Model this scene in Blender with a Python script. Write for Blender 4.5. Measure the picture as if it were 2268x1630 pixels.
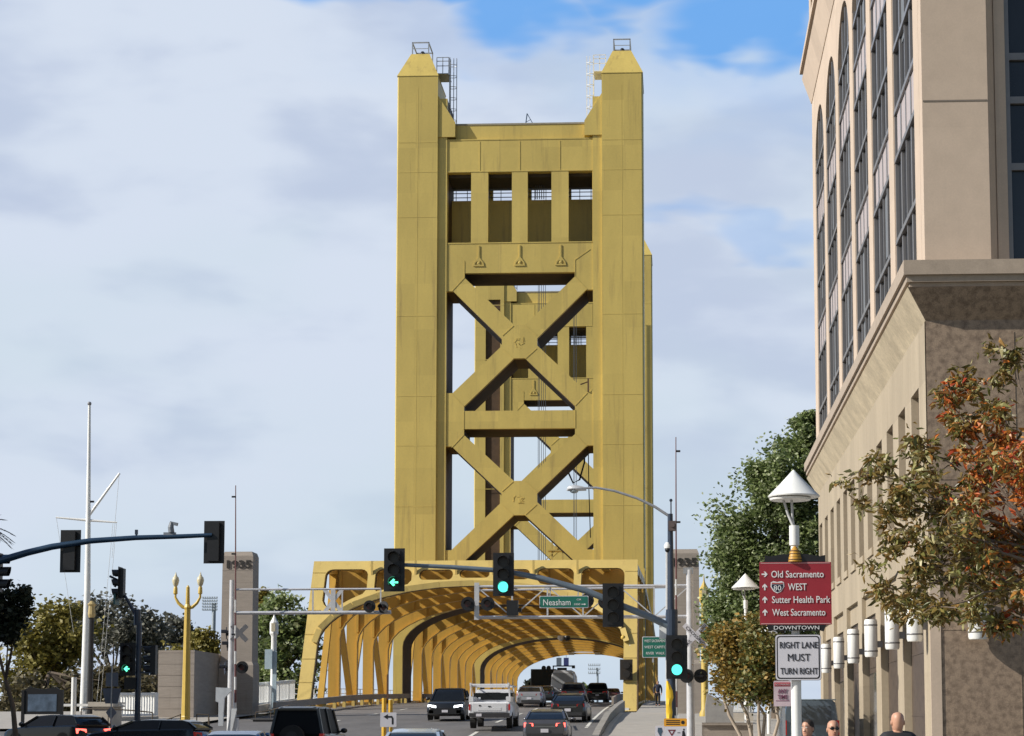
import bpy, bmesh, math, random
from math import sin, cos, pi, radians as R, sqrt, atan2
from mathutils import Vector as V, Matrix, noise as MN
from mathutils.geometry import tessellate_polygon
random.seed(7)
for o in list(bpy.data.objects): bpy.data.objects.remove(o)
SC = bpy.context.scene; COL = SC.collection

# ------------------------------------------------------------- camera
FPX = 4500.0; PPX, PPY = 1295.0, 1160.0          # focal length and principal point in units of a 2268 px wide frame
EYE = V((0, 0, 1.6))
YAW = math.atan(200 / FPX); PITCH = math.atan(450 / FPX); ROLL = R(-0.1)
CM = Matrix.Rotation(YAW, 4, 'Z') @ Matrix.Rotation(pi / 2 + PITCH, 4, 'X') @ Matrix.Rotation(ROLL, 4, 'Z')
cd = bpy.data.cameras.new('camera'); cam = bpy.data.objects.new('camera', cd); COL.objects.link(cam)
cam.matrix_world = Matrix.Translation(EYE) @ CM
cd.sensor_width = 36; cd.lens = 36 * FPX / 2268
cd.shift_x = (1134 - PPX) / 2268; cd.shift_y = (PPY - 815) / 2268
cd.clip_start = .1; cd.clip_end = 6000
SC.camera = cam
def ray(x, y): return (CM.to_3x3() @ V(((x - PPX) / FPX, (PPY - y) / FPX, -1)))
def P(x, y, Y):
    "world point on the vertical plane Y seen at picture position x, y"
    d = ray(x, y); return EYE + d * (Y / d.y)

# ------------------------------------------------------------- sun, sky, exposure
SUN = V((-0.80, -0.26, 0.54)).normalized()
ld = bpy.data.lights.new('sun', 'SUN'); ld.energy = 4.9; ld.angle = R(.5); ld.color = (1, .95, .86)
lo = bpy.data.objects.new('sun', ld); COL.objects.link(lo); lo.rotation_euler = (-SUN).to_track_quat('-Z', 'Y').to_euler()
W = bpy.data.worlds.new('World'); SC.world = W; W.use_nodes = True
nt = W.node_tree; nt.nodes.clear()
def N(tree, typ, **kw):
    n = tree.nodes.new(typ)
    for k, v in kw.items():
        if k.startswith('i_'):
            key = k[2:]; key = int(key) if key.isdigit() else key
            n.inputs[key].default_value = v
        else: setattr(n, k, v)
    return n
def vm(op, a, b=None):
    n = N(nt, 'ShaderNodeVectorMath', operation=op)
    for i, s in enumerate((a, b)):
        if s is None: continue
        if isinstance(s, (tuple, list, V)): n.inputs[i].default_value = tuple(s)
        else: nt.links.new(s, n.inputs[i])
    return n.outputs['Value'] if op in ('LENGTH', 'DOT_PRODUCT') else n.outputs[0]
def mth(op, a, b=None, c=None, clamp=False):
    n = N(nt, 'ShaderNodeMath', operation=op, use_clamp=clamp)
    for i, s in enumerate((a, b, c)):
        if s is None: continue
        if isinstance(s, (int, float)): n.inputs[i].default_value = s
        else: nt.links.new(s, n.inputs[i])
    return n.outputs[0]
def smooth(v, a, b, ta=0., tb=1.):
    n = N(nt, 'ShaderNodeMapRange', interpolation_type='SMOOTHSTEP'); nt.links.new(v, n.inputs[0])
    n.inputs[1].default_value = a; n.inputs[2].default_value = b; n.inputs[3].default_value = ta; n.inputs[4].default_value = tb
    return n.outputs[0]
def mixc(f, a, b):
    n = N(nt, 'ShaderNodeMix', data_type='RGBA')
    for s, k in ((f, 0), (a, 6), (b, 7)):
        if isinstance(s, (int, float)): n.inputs[k].default_value = s
        elif isinstance(s, tuple): n.inputs[k].default_value = s + (1,)
        else: nt.links.new(s, n.inputs[k])
    return n.outputs[2]
def wnoise(vec, scale, detail=5, rough=.55, dist=0.):
    n = N(nt, 'ShaderNodeTexNoise'); nt.links.new(vec, n.inputs['Vector'])
    n.inputs['Scale'].default_value = scale; n.inputs['Detail'].default_value = detail
    n.inputs['Roughness'].default_value = rough; n.inputs['Distortion'].default_value = dist
    return n
sky = N(nt, 'ShaderNodeTexSky', sky_type='NISHITA', sun_disc=False)
sky.sun_elevation = math.asin(SUN.z); sky.sun_rotation = atan2(SUN.x, SUN.y); sky.air_density = 1.0; sky.dust_density = .6
tc = N(nt, 'ShaderNodeTexCoord').outputs['Generated']
st = vm('MULTIPLY', tc, (1, 1, 2.6))
n1 = wnoise(st, 5.5, 6, .5, .25); n2 = wnoise(st, 13, 3, .5, .2); n3 = wnoise(vm('ADD', st, (3.1, 1.7, .4)), 2.6, 4, .5, .3)
warp = vm('SCALE', vm('SUBTRACT', n2.outputs['Color'], (.5, .5, .5)), None)
warp.node.inputs['Scale'].default_value = .075
dirw = vm('ADD', tc, warp)
def patch(x, y, rx, ry, edge):
    d = ray(x, y).normalized()
    k = FPX
    df = vm('SUBTRACT', dirw, d)
    df = vm('MULTIPLY', df, (k / rx, k / rx, k / ry))
    return smooth(vm('LENGTH', df), 1 - edge, 1 + edge, 1, 0)
blue = patch(1135, 22, 125, 85, .42)
for a in ((985, -25, 230, 52, .5), (1330, -40, 260, 50, .5), (1635, 38, 190, 60, .42), (1745, 20, 95, 82, .38), (1560, -80, 330, 80, .5), (620, -30, 200, 45, .6)):
    blue = mth('MAXIMUM', blue, patch(*a))
faint = mth('MAXIMUM', patch(1500, 500, 130, 28, .7), patch(1720, 505, 130, 26, .7))
faint = mth('MAXIMUM', faint, patch(1620, -10, 600, 190, .8))
fwd = V((0, 1, .1)).normalized()
front = smooth(vm('DOT_PRODUCT', tc, fwd), .80, .93)
scat = smooth(n3.outputs[0], .50, .66)
cover = mth('MAXIMUM', front, mth('MULTIPLY', scat, .30))
cover = mth('MULTIPLY', cover, mth('SUBTRACT', 1, mth('MULTIPLY', blue, .86)))
cover = mth('MULTIPLY', cover, mth('SUBTRACT', 1, mth('MULTIPLY', faint, .30)))
SKS = .075
def q(c): return tuple(v / SKS / 1.15 for v in c)
tone = mth('ADD', mth('MULTIPLY', n1.outputs[0], .65), mth('MULTIPLY', n2.outputs[0], .35))
cl = mixc(smooth(tone, .41, .56), q((.53, .61, .77)), q((.67, .745, .87)))
cl = mixc(smooth(n3.outputs[0], .42, .62, 0, .6), cl, q((.60, .72, .80)))
dz = N(nt, 'ShaderNodeSeparateXYZ'); nt.links.new(tc, dz.inputs[0])
bluesky = mixc(smooth(dz.outputs[2], .42, .8), q((.125, .39, .86)), q((.06, .16, .38)))
skyc = mixc(smooth(vm('DOT_PRODUCT', tc, fwd), .2, .9), sky.outputs[0], bluesky)
fin = mixc(cover, skyc, cl)
bg = N(nt, 'ShaderNodeBackground'); bg.inputs[1].default_value = SKS; nt.links.new(fin, bg.inputs[0])
wo = N(nt, 'ShaderNodeOutputWorld'); nt.links.new(bg.outputs[0], wo.inputs[0])
SC.view_settings.view_transform = 'Standard'; SC.view_settings.look = 'None'; SC.view_settings.exposure = .2; SC.view_settings.gamma = 1
SC.render.engine = 'CYCLES'

# ------------------------------------------------------------- materials
MATS = {}
def mat(name, col, rough=.6, metal=0., var=.12, scale=3., stretch=(1, 1, 1), bump=0., spec=.5, col2=None, thr=None, emit=0., fine=.0, coat=0., ecol=None):
    if name in MATS: return MATS[name]
    m = bpy.data.materials.new(name); m.use_nodes = True; t = m.node_tree
    b = t.nodes['Principled BSDF']; b.inputs['Roughness'].default_value = rough; b.inputs['Metallic'].default_value = metal
    b.inputs['Specular IOR Level'].default_value = spec; b.inputs['Coat Weight'].default_value = coat
    c = N(t, 'ShaderNodeTexCoord'); mp = N(t, 'ShaderNodeMapping'); mp.inputs['Scale'].default_value = stretch
    t.links.new(c.outputs['Object'], mp.inputs[0])
    no = N(t, 'ShaderNodeTexNoise', i_Scale=scale, i_Detail=6., i_Roughness=.6); t.links.new(mp.outputs[0], no.inputs['Vector'])
    ra = N(t, 'ShaderNodeValToRGB'); t.links.new(no.outputs[0], ra.inputs[0])
    lo_, hi_ = thr or (.3, .7)
    ra.color_ramp.elements[0].position = lo_; ra.color_ramp.elements[1].position = hi_
    a = col2 or tuple(min(1, v * (1 - var)) for v in col); bb = col if col2 else tuple(min(1, v * (1 + var)) for v in col)
    ra.color_ramp.elements[0].color = a + (1,); ra.color_ramp.elements[1].color = bb + (1,)
    out = ra.outputs[0]
    if fine:
        n2_ = N(t, 'ShaderNodeTexNoise', i_Scale=scale * 9, i_Detail=4., i_Roughness=.7); t.links.new(c.outputs['Object'], n2_.inputs['Vector'])
        mr = N(t, 'ShaderNodeMapRange', i_1=.3, i_2=.7, i_3=1 - fine, i_4=1 + fine); t.links.new(n2_.outputs[0], mr.inputs[0])
        vmn = N(t, 'ShaderNodeVectorMath', operation='SCALE'); t.links.new(out, vmn.inputs[0]); t.links.new(mr.outputs[0], vmn.inputs['Scale'])
        out = vmn.outputs[0]
    t.links.new(out, b.inputs['Base Color'])
    if bump:
        bn = N(t, 'ShaderNodeBump', i_Strength=bump, i_Distance=.02); t.links.new(no.outputs[0], bn.inputs['Height']); t.links.new(bn.outputs[0], b.inputs['Normal'])
    if emit:
        b.inputs['Emission Color'].default_value = (ecol or col) + (1,); b.inputs['Emission Strength'].default_value = emit
    MATS[name] = m; return m
def weather(m, col, amt=.35, sc=(1.6, 1.6, .10), thr=(.56, .72), blocks=None):
    "adds rain streaks of colour col and slight panel to panel tone differences"
    t = m.node_tree; b = t.nodes['Principled BSDF']; src = b.inputs['Base Color'].links[0].from_socket
    c = N(t, 'ShaderNodeTexCoord'); mp = N(t, 'ShaderNodeMapping'); mp.inputs['Scale'].default_value = sc; t.links.new(c.outputs['Object'], mp.inputs[0])
    no = N(t, 'ShaderNodeTexNoise', i_Scale=1.0, i_Detail=7., i_Roughness=.65); t.links.new(mp.outputs[0], no.inputs['Vector'])
    mr = N(t, 'ShaderNodeMapRange', i_1=thr[0], i_2=thr[1], i_3=0., i_4=amt); t.links.new(no.outputs[0], mr.inputs[0])
    mx = N(t, 'ShaderNodeMix', data_type='RGBA'); t.links.new(mr.outputs[0], mx.inputs[0]); t.links.new(src, mx.inputs[6]); mx.inputs[7].default_value = col + (1,)
    out = mx.outputs[2]
    if blocks:
        sn = N(t, 'ShaderNodeVectorMath', operation='DIVIDE'); sn.inputs[1].default_value = blocks; t.links.new(c.outputs['Object'], sn.inputs[0])
        fl = N(t, 'ShaderNodeVectorMath', operation='FLOOR'); t.links.new(sn.outputs[0], fl.inputs[0])
        wn = N(t, 'ShaderNodeTexWhiteNoise'); t.links.new(fl.outputs[0], wn.inputs[0])
        m2 = N(t, 'ShaderNodeMapRange', i_1=0., i_2=1., i_3=.925, i_4=1.06); t.links.new(wn.outputs[0], m2.inputs[0])
        sc_ = N(t, 'ShaderNodeVectorMath', operation='SCALE'); t.links.new(out, sc_.inputs[0]); t.links.new(m2.outputs[0], sc_.inputs['Scale']); out = sc_.outputs[0]
    t.links.new(out, b.inputs['Base Color']); return m
def leafmat(name, cols, rough=.55, trans=.25, spec=.4):
    if name in MATS: return MATS[name]
    m = bpy.data.materials.new(name); m.use_nodes = True; t = m.node_tree; b = t.nodes['Principled BSDF']
    g = N(t, 'ShaderNodeNewGeometry'); ra = N(t, 'ShaderNodeValToRGB'); t.links.new(g.outputs['Random Per Island'], ra.inputs[0])
    e = ra.color_ramp.elements
    while len(e) < len(cols): e.new(.5)
    for i, c in enumerate(cols): e[i].position = i / (len(cols) - 1); e[i].color = c + (1,)
    t.links.new(ra.outputs[0], b.inputs['Base Color']); b.inputs['Roughness'].default_value = rough; b.inputs['Specular IOR Level'].default_value = spec
    tr = N(t, 'ShaderNodeBsdfTranslucent'); t.links.new(ra.outputs[0], tr.inputs[0])
    mx = N(t, 'ShaderNodeMixShader', i_0=trans); t.links.new(b.outputs[0], mx.inputs[1]); t.links.new(tr.outputs[0], mx.inputs[2])
    t.links.new(mx.outputs[0], t.nodes['Material Output'].inputs[0])
    MATS[name] = m; return m
GOLD = mat('gold_paint', (.585, .445, .125), .5, 0, .07, .55, (1, 1, .35), bump=.15, fine=.035)
GOLD3 = mat('gold_ribs_in_shade', (.52, .31, .058), .42, 0, .1, .8, (1, 1, .3), fine=.04)  # deeper gold than the tower: shade inside the spans is in the colour
GOLD2 = mat('gold_paint_approach', (.60, .445, .145), .45, 0, .08, .8, (1, 1, .3), fine=.03)
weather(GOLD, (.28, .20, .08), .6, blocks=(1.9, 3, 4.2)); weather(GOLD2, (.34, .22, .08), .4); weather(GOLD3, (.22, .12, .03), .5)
GREY = mat('galvanised_steel', (.42, .43, .45), .4, .5, .12, 6)
WHITE = mat('white_paint', (.78, .78, .76), .4, 0, .05, 4)
CONC = mat('board_concrete', (.33, .285, .245), .85, 0, .10, 2.0, (.6, .6, 5), bump=.3, fine=.08)
CONCL = mat('pale_concrete', (.50, .45, .38), .85, 0, .12, 2, fine=.08)
ASPH = mat('asphalt', (.115, .107, .102), .85, 0, .22, .6, (1, .25, 1), fine=.2)
DECKM = mat('bridge_deck_paving', (.17, .155, .145), .8, 0, .18, .5, (1, .2, 1), fine=.15)
PAVE = mat('sidewalk_concrete', (.36, .33, .29), .85, 0, .12, 1.2, fine=.1)
BLACK = mat('black_housing', (.012, .012, .014), .45, 0, .2, 5)
NAVY = mat('navy_steel_paint', (.035, .05, .08), .38, .2, .15, 4)
STONE = mat('buff_precast', (.54, .43, .335), .8, 0, .05, 2.2, fine=.05)
STONEF = mat('limestone_podium', (.375, .31, .222), .8, 0, .08, .9, (1, 1, .4), fine=.07)
BROWN = mat('brown_granite', (.30, .222, .158), .6, 0, .1, 5.5, fine=.42, col2=(.155, .110, .078), thr=(.34, .58))
weather(STONE, (.33, .27, .21), .25, (.8, .8, .06), blocks=(2.1, 2.1, 4.3)); weather(STONEF, (.24, .19, .13), .45, (1.2, 1.2, .08), blocks=(2, 1.62, 1.5)); weather(CONC, (.16, .14, .12), .5, (1.2, 1.2, .1)); weather(BROWN, (.13, .10, .078), .3, (.5, .5, .5))
BROWN2 = mat('shaded_brown_granite', (.085, .062, .046), .5, 0, .1, 3.2, fine=.3, col2=(.05, .035, .026), thr=(.3, .5))  # darker copy of the granite, shade of the recessed bays put into colour
GLASS = mat('window_glass', (.016, .019, .026), .10, 0, .5, .35, (1, 1, .5), spec=.6, bump=.25)
CARGL = mat('car_glass', (.010, .012, .015), .12, 0, .2, 2, spec=.25)
MUL = mat('grey_mullion', (.20, .195, .20), .4, .3, .06, 3)
PINK = mat('pink_spandrel', (.43, .37, .36), .5, 0, .05, 3)
BARK = mat('bark', (.13, .10, .075), .9, 0, .25, 8, (1, 1, .3), bump=.5)
BARKL = mat('pale_bark', (.40, .33, .26), .85, 0, .25, 6, (1, 1, .4))
RUB = mat('tyre_rubber', (.018, .018, .018), .85)
RIM = mat('alloy_rim', (.45, .45, .47), .3, .8)
REDL = mat('red_lens', (.30, .015, .012), .25, emit=.12, ecol=(.6, .02, .02))
REDON = mat('red_lens_lit', (.6, .03, .02), .3, emit=3.2, ecol=(1, .12, .09))
HEADL = mat('headlamp_lit', (.9, .9, .9), .2, emit=5, ecol=(.9, .97, 1))
DARKL = mat('dark_lens', (.03, .025, .022), .35)
GRN = mat('green_ball_lit', (.1, .8, .65), .3, emit=1.35, ecol=(.10, 1, .78))
SGREEN = mat('green_sign_face', (.012, .14, .10), .45, 0, .08, 3)
SRED = mat('crimson_sign_face', (.30, .022, .035), .45, 0, .05, 3)
SWHITE = mat('sign_white', (.62, .61, .66), .5, 0, .04, 3)
LTXT = mat('white_lettering', (.75, .75, .75), .5, 0, .02, 3)
BTXT = mat('black_lettering', (.012, .012, .015), .5, 0, .02, 3)
CHROME = mat('chrome_trim', (.6, .6, .62), .18, .9)

# ------------------------------------------------------------- mesh builder
class MB:
    def __init__(s): s.v = []; s.f = []; s.mi = []; s.cur = 0
    def add(s, vs, fs):
        o = len(s.v); s.v += [tuple(p) for p in vs]; s.f += [tuple(i + o for i in f) for f in fs]; s.mi += [s.cur] * len(fs); return s
    def box(s, x0, x1, y0, y1, z0, z1):
        return s.add([(x0, y0, z0), (x1, y0, z0), (x1, y1, z0), (x0, y1, z0), (x0, y0, z1), (x1, y0, z1), (x1, y1, z1), (x0, y1, z1)],
                     [(0, 3, 2, 1), (4, 5, 6, 7), (0, 1, 5, 4), (1, 2, 6, 5), (2, 3, 7, 6), (3, 0, 4, 7)])
    def bar(s, p, q, w, h=None, up=None):
        p = V(p); q = V(q); h = h or w; d = (q - p).normalized(); up = V(up or ((0, 0, 1) if abs(d.z) < .95 else (0, 1, 0)))
        a = d.cross(up).normalized() * w / 2; b = d.cross(a).normalized() * h / 2
        return s.add([p + a + b, p - a + b, p - a - b, p + a - b, q + a + b, q - a + b, q - a - b, q + a - b],
                     [(0, 3, 2, 1), (4, 5, 6, 7), (0, 1, 5, 4), (1, 2, 6, 5), (2, 3, 7, 6), (3, 0, 4, 7)])
    def tube(s, pts, r, n=8):
        pts = [V(p) for p in pts]; rs = r if isinstance(r, (list, tuple)) else [r] * len(pts); o = []; vs = []
        ref = None
        for i, p in enumerate(pts):
            d = (pts[min(i + 1, len(pts) - 1)] - pts[max(i - 1, 0)]).normalized()
            if ref is None: ref = V((0, 0, 1)) if abs(d.z) < .9 else V((1, 0, 0))
            a = d.cross(ref).normalized(); b = a.cross(d).normalized(); ref = b
            vs += [p + (a * cos(2 * pi * k / n) + b * sin(2 * pi * k / n)) * rs[i] for k in range(n)]
        fs = [(i * n + k, i * n + (k + 1) % n, (i + 1) * n + (k + 1) % n, (i + 1) * n + k) for i in range(len(pts) - 1) for k in range(n)]
        fs += [tuple(range(n))[::-1], tuple((len(pts) - 1) * n + k for k in range(n))]
        return s.add(vs, fs)
    def lathe(s, c, prof, n=16):
        c = V(c); vs = []
        for r, z in prof: vs += [c + V((r * cos(2 * pi * k / n), r * sin(2 * pi * k / n), z)) for k in range(n)]
        m = len(prof)
        fs = [(i * n + k, i * n + (k + 1) % n, (i + 1) * n + (k + 1) % n, (i + 1) * n + k) for i in range(m - 1) for k in range(n)]
        fs += [tuple(range(n))[::-1], tuple((m - 1) * n + k for k in range(n))]
        return s.add(vs, fs)
    def sphere(s, c, r, n=12, sc=(1, 1, 1)):
        m = n // 2 + 1; vs = []; c = V(c)
        for i in range(m + 1):
            t = pi * i / m; t = min(max(t, .02), pi - .02)
            vs += [c + V((sin(t) * cos(2 * pi * k / n) * r * sc[0], sin(t) * sin(2 * pi * k / n) * r * sc[1], cos(t) * r * sc[2])) for k in range(n)]
        fs = [(i * n + k, (i + 1) * n + k, (i + 1) * n + (k + 1) % n, i * n + (k + 1) % n) for i in range(m) for k in range(n)]
        fs += [tuple(range(n)), tuple(m * n + k for k in range(n))[::-1]]
        return s.add(vs, fs)
    def plate(s, outer, holes, fmap, depth):
        "2D polygon with holes, mapped by fmap(u, v) and extruded by the vector depth"
        loops = [outer] + list(holes); tri = tessellate_polygon([[V((u, v, 0)) for u, v in L] for L in loops])
        flat = [p for L in loops for p in L]; n = len(flat); D = V(depth)
        a = [V(fmap(u, v)) for u, v in flat]; vs = a + [p + D for p in a]
        fs = [tuple(t) for t in tri] + [tuple(i + n for i in t)[::-1] for t in tri]; o = 0
        for L in loops:
            m = len(L)
            for i in range(m):
                j = (i + 1) % m; fs.append((o + i, o + j, o + j + n, o + i + n))
            o += m
        return s.add(vs, fs)
    def xz(s, poly, y0, y1, holes=()): return s.plate(poly, holes, lambda u, v: (u, y0, v), (0, y1 - y0, 0))
    def yz(s, poly, x0, x1, holes=()): return s.plate(poly, holes, lambda u, v: (x0, u, v), (x1 - x0, 0, 0))
    def xy(s, poly, z0, z1, holes=()): return s.plate(poly, holes, lambda u, v: (u, v, z0), (0, 0, z1 - z0))
    def loft(s, loops, cap=True):
        n = len(loops[0]); vs = [p for L in loops for p in L]
        fs = [(i * n + k, i * n + (k + 1) % n, (i + 1) * n + (k + 1) % n, (i + 1) * n + k) for i in range(len(loops) - 1) for k in range(n)]
        if cap: fs += [tuple(range(n))[::-1], tuple((len(loops) - 1) * n + k for k in range(n))]
        return s.add(vs, fs)
    def mesh(s, name, mats, off=(0, 0, 0), smooth=None, fix=True):
        me = bpy.data.meshes.new(name); ox, oy, oz = off
        me.from_pydata([(x - ox, y - oy, z - oz) for x, y, z in s.v], [], s.f)
        for m in (mats if isinstance(mats, (list, tuple)) else [mats]): me.materials.append(m)
        if any(s.mi): me.polygons.foreach_set('material_index', s.mi)
        if fix:
            b = bmesh.new(); b.from_mesh(me); bmesh.ops.recalc_face_normals(b, faces=b.faces); b.to_mesh(me); b.free()
        if smooth is not None:
            me.polygons.foreach_set('use_smooth', [True] * len(me.polygons))
            try: me.set_sharp_from_angle(angle=R(smooth))
            except Exception: pass
        me.update(); return me
def thing(name, label, cat, loc=(0, 0, 0), rotz=0., group=None):
    o = bpy.data.objects.new(name, None); COL.objects.link(o); o.location = loc; o.rotation_euler = (0, 0, rotz)
    o.empty_display_size = .3; o['label'] = label; o['category'] = cat
    if group: o['group'] = group
    return o
def part(par, name, mb, m, world=False, smooth=None, label=None, loc=None, rotz=0., fix=True):
    root = par
    off = (0, 0, 0)
    if world:
        p = par; tot = V((0, 0, 0))
        while p is not None: tot += V(p.location); p = p.parent
        off = tuple(tot)
    o = bpy.data.objects.new(name, mb.mesh(name, m, off, smooth, fix)); COL.objects.link(o); o.parent = par
    if loc: o.location = loc
    if rotz: o.rotation_euler = (0, 0, rotz)
    if label: o['label'] = label
    return o
def solo(name, label, cat, mb, m, loc=(0, 0, 0), rotz=0., group=None, world=True, smooth=None, kind=None, fix=True):
    o = bpy.data.objects.new(name, mb.mesh(name, m, loc if world else (0, 0, 0), smooth, fix)); COL.objects.link(o); o.location = loc; o.rotation_euler = (0, 0, rotz)
    if label: o['label'] = label
    if cat: o['category'] = cat
    if group: o['group'] = group
    if kind: o['kind'] = kind
    return o
def dup(root, loc=None, rotz=None, label=None, group=None, parent=None):
    c = root.copy(); COL.objects.link(c)
    if parent is not None: c.parent = parent
    if loc is not None: c.location = loc
    if rotz is not None: c.rotation_euler = (0, 0, rotz)
    if label: c['label'] = label
    if group: c['group'] = group
    for ch in list(root.children): dup(ch, parent=c)
    return c
_DG = None
def textmb(s, size=1., width=None, height=None, ext=.004, bold=0.):
    cu = bpy.data.curves.new('t', 'FONT'); cu.body = s; cu.size = size; cu.align_x = 'CENTER'; cu.align_y = 'CENTER'; cu.extrude = ext; cu.offset = bold; cu.resolution_u = 3
    ob = bpy.data.objects.new('t', cu); COL.objects.link(ob)
    dg = bpy.context.evaluated_depsgraph_get(); dg.update()
    me = bpy.data.meshes.new_from_object(ob.evaluated_get(dg))
    bpy.data.objects.remove(ob)
    vs = [v.co.copy() for v in me.vertices]; fs = [tuple(p.vertices) for p in me.polygons]
    xs = [v.x for v in vs]; ys = [v.y for v in vs]; cx = (min(xs) + max(xs)) / 2; cy = (min(ys) + max(ys)) / 2
    k = width / (max(xs) - min(xs)) if width else 1.; kh = height / (max(ys) - min(ys)) if height else k
    m = MB(); m.add([((v.x - cx) * k, -v.z, (v.y - cy) * kh) for v in vs], fs)
    bpy.data.meshes.remove(me); return m
def shifted(m, d):
    r = MB(); r.v = [(x + d[0], y + d[1], z + d[2]) for x, y, z in m.v]; r.f = m.f; r.mi = m.mi; return r
def text(par, s, c, width, height, m=None, world=True, name='lettering', bold=0.):
    t = shifted(textmb(s, 1, width, height, .02, bold), c)
    # flatten thickness
    y = c[1]; t.v = [(a, y + max(-.004, min(.004, (b - y))), cc) for a, b, cc in t.v]
    return part(par, name, t, m or LTXT, world=world, fix=False)
PROF = [(-200, 0), (50, 0), (60, .1), (69, .3), (80, .6), (86, .85), (92, 1.15), (100, 1.6), (110, 1.98), (120, 2.3), (134, 2.72), (141, 2.95), (150, 3.2), (180, 3.75), (204, 4.08), (252, 4.5), (320, 4.6), (400, 1.6), (3000, 1.5)]
def rz(Y):
    for (a, za), (b, zb) in zip(PROF, PROF[1:]):
        if a <= Y <= b: return za + (zb - za) * (Y - a) / (b - a)
    return 0
AX = -13.87      # X of the bridge's centre line
# ------------------------------------------------------------- ground, water, roads
def strip(name, X0, X1, Y0, Y1, dz, m, nx=2, bumpy=0):
    ys = sorted(set([Y0, Y1] + [y for y, _ in PROF if Y0 < y < Y1] + [Y0 + (Y1 - Y0) * i / 24 for i in range(25)]))
    mb = MB(); vs = []; xs = [X0 + (X1 - X0) * i / nx for i in range(nx + 1)]
    for y in ys: vs += [(x, y, rz(y) + dz) for x in xs]
    n = nx + 1
    mb.add(vs, [(i * n + k, i * n + k + 1, (i + 1) * n + k + 1, (i + 1) * n + k) for i in range(len(ys) - 1) for k in range(nx)])
    return solo(name, None, None, mb, m, world=False, kind='structure')
g = MB(); vs = []
gp = [(-300, -.03), (50, -.03), (60, .07), (69, .27), (80, .57), (86, .82), (92, 1.1), (100, 1.55), (110, 1.93), (120, 2.2), (128, 2.2), (140, -7), (300, -7), (325, 1.0), (400, 1.3), (4500, 1.3)]
for y, z in gp: vs += [(x, y, z) for x in (-3500, -200, 200, 3500)]
g.add(vs, [(i * 4 + k, i * 4 + k + 1, i * 4 + 5 + k, i * 4 + 4 + k) for i in range(len(gp) - 1) for k in range(3)])
solo('ground', None, None, g, mat('ground_earth', (.12, .11, .075), .95, 0, .3, .15, fine=.3), world=False, kind='structure')
solo('river_water', None, None, MB().add([(-1500, 132, -5), (1500, 132, -5), (1500, 312, -5), (-1500, 312, -5)], [(0, 1, 2, 3)]), mat('river_water', (.03, .05, .045), .12, bump=.4, scale=1.5), world=False, kind='structure')
strip('road', -24.2, -3.3, -60, 122, 0, ASPH)
strip('cross_street', -95, -24.2, 62, 97, 0, ASPH)
strip('sidewalk', -3.05, 7.2, -40, 121, .13, PAVE)
strip('plaza_paving', -95, -24.4, 97.2, 127, .12, PAVE)
kb = MB(); ys = [-40, 50, 60, 69, 80, 86, 92, 100, 110, 120]
for a, b in zip(ys, ys[1:]):
    kb.add([(x, y, rz(y) + z) for y in (a, b) for x in (-3.3, -3.04) for z in (-.2, .135)], [(0, 1, 3, 2), (4, 6, 7, 5), (0, 4, 5, 1), (2, 3, 7, 6), (1, 5, 7, 3), (0, 2, 6, 4)])
solo('kerb', None, None, kb, CONCL, world=False, kind='structure')
# painted lane markings
mk = MB()
def paint(x0, y0, x1, y1, w):
    n = max(1, int(abs(y1 - y0) / 4)); 
    for i in range(n):
        a = i / n; b = (i + 1) / n; xa = x0 + (x1 - x0) * a; xb = x0 + (x1 - x0) * b; ya = y0 + (y1 - y0) * a; yb = y0 + (y1 - y0) * b
        mk.add([(xa - w, ya, rz(ya) + .012), (xa + w, ya, rz(ya) + .012), (xb + w, yb, rz(yb) + .012), (xb - w, yb, rz(yb) + .012)], [(0, 1, 2, 3)])
for k in range(16):
    y = 78 + k * 14
    paint(-9.35, y, -9.35, y + 4, .09); paint(-18.2, y, -18.2, y + 4, .09)
paint(-4.35, 99, -4.7, 134, .08); paint(-4.7, 134, -4.7, 320, .08)
solo('lane_markings', None, None, mk, mat('road_paint', (.62, .60, .54), .7, 0, .2, 4), world=False, kind='structure')

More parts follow.
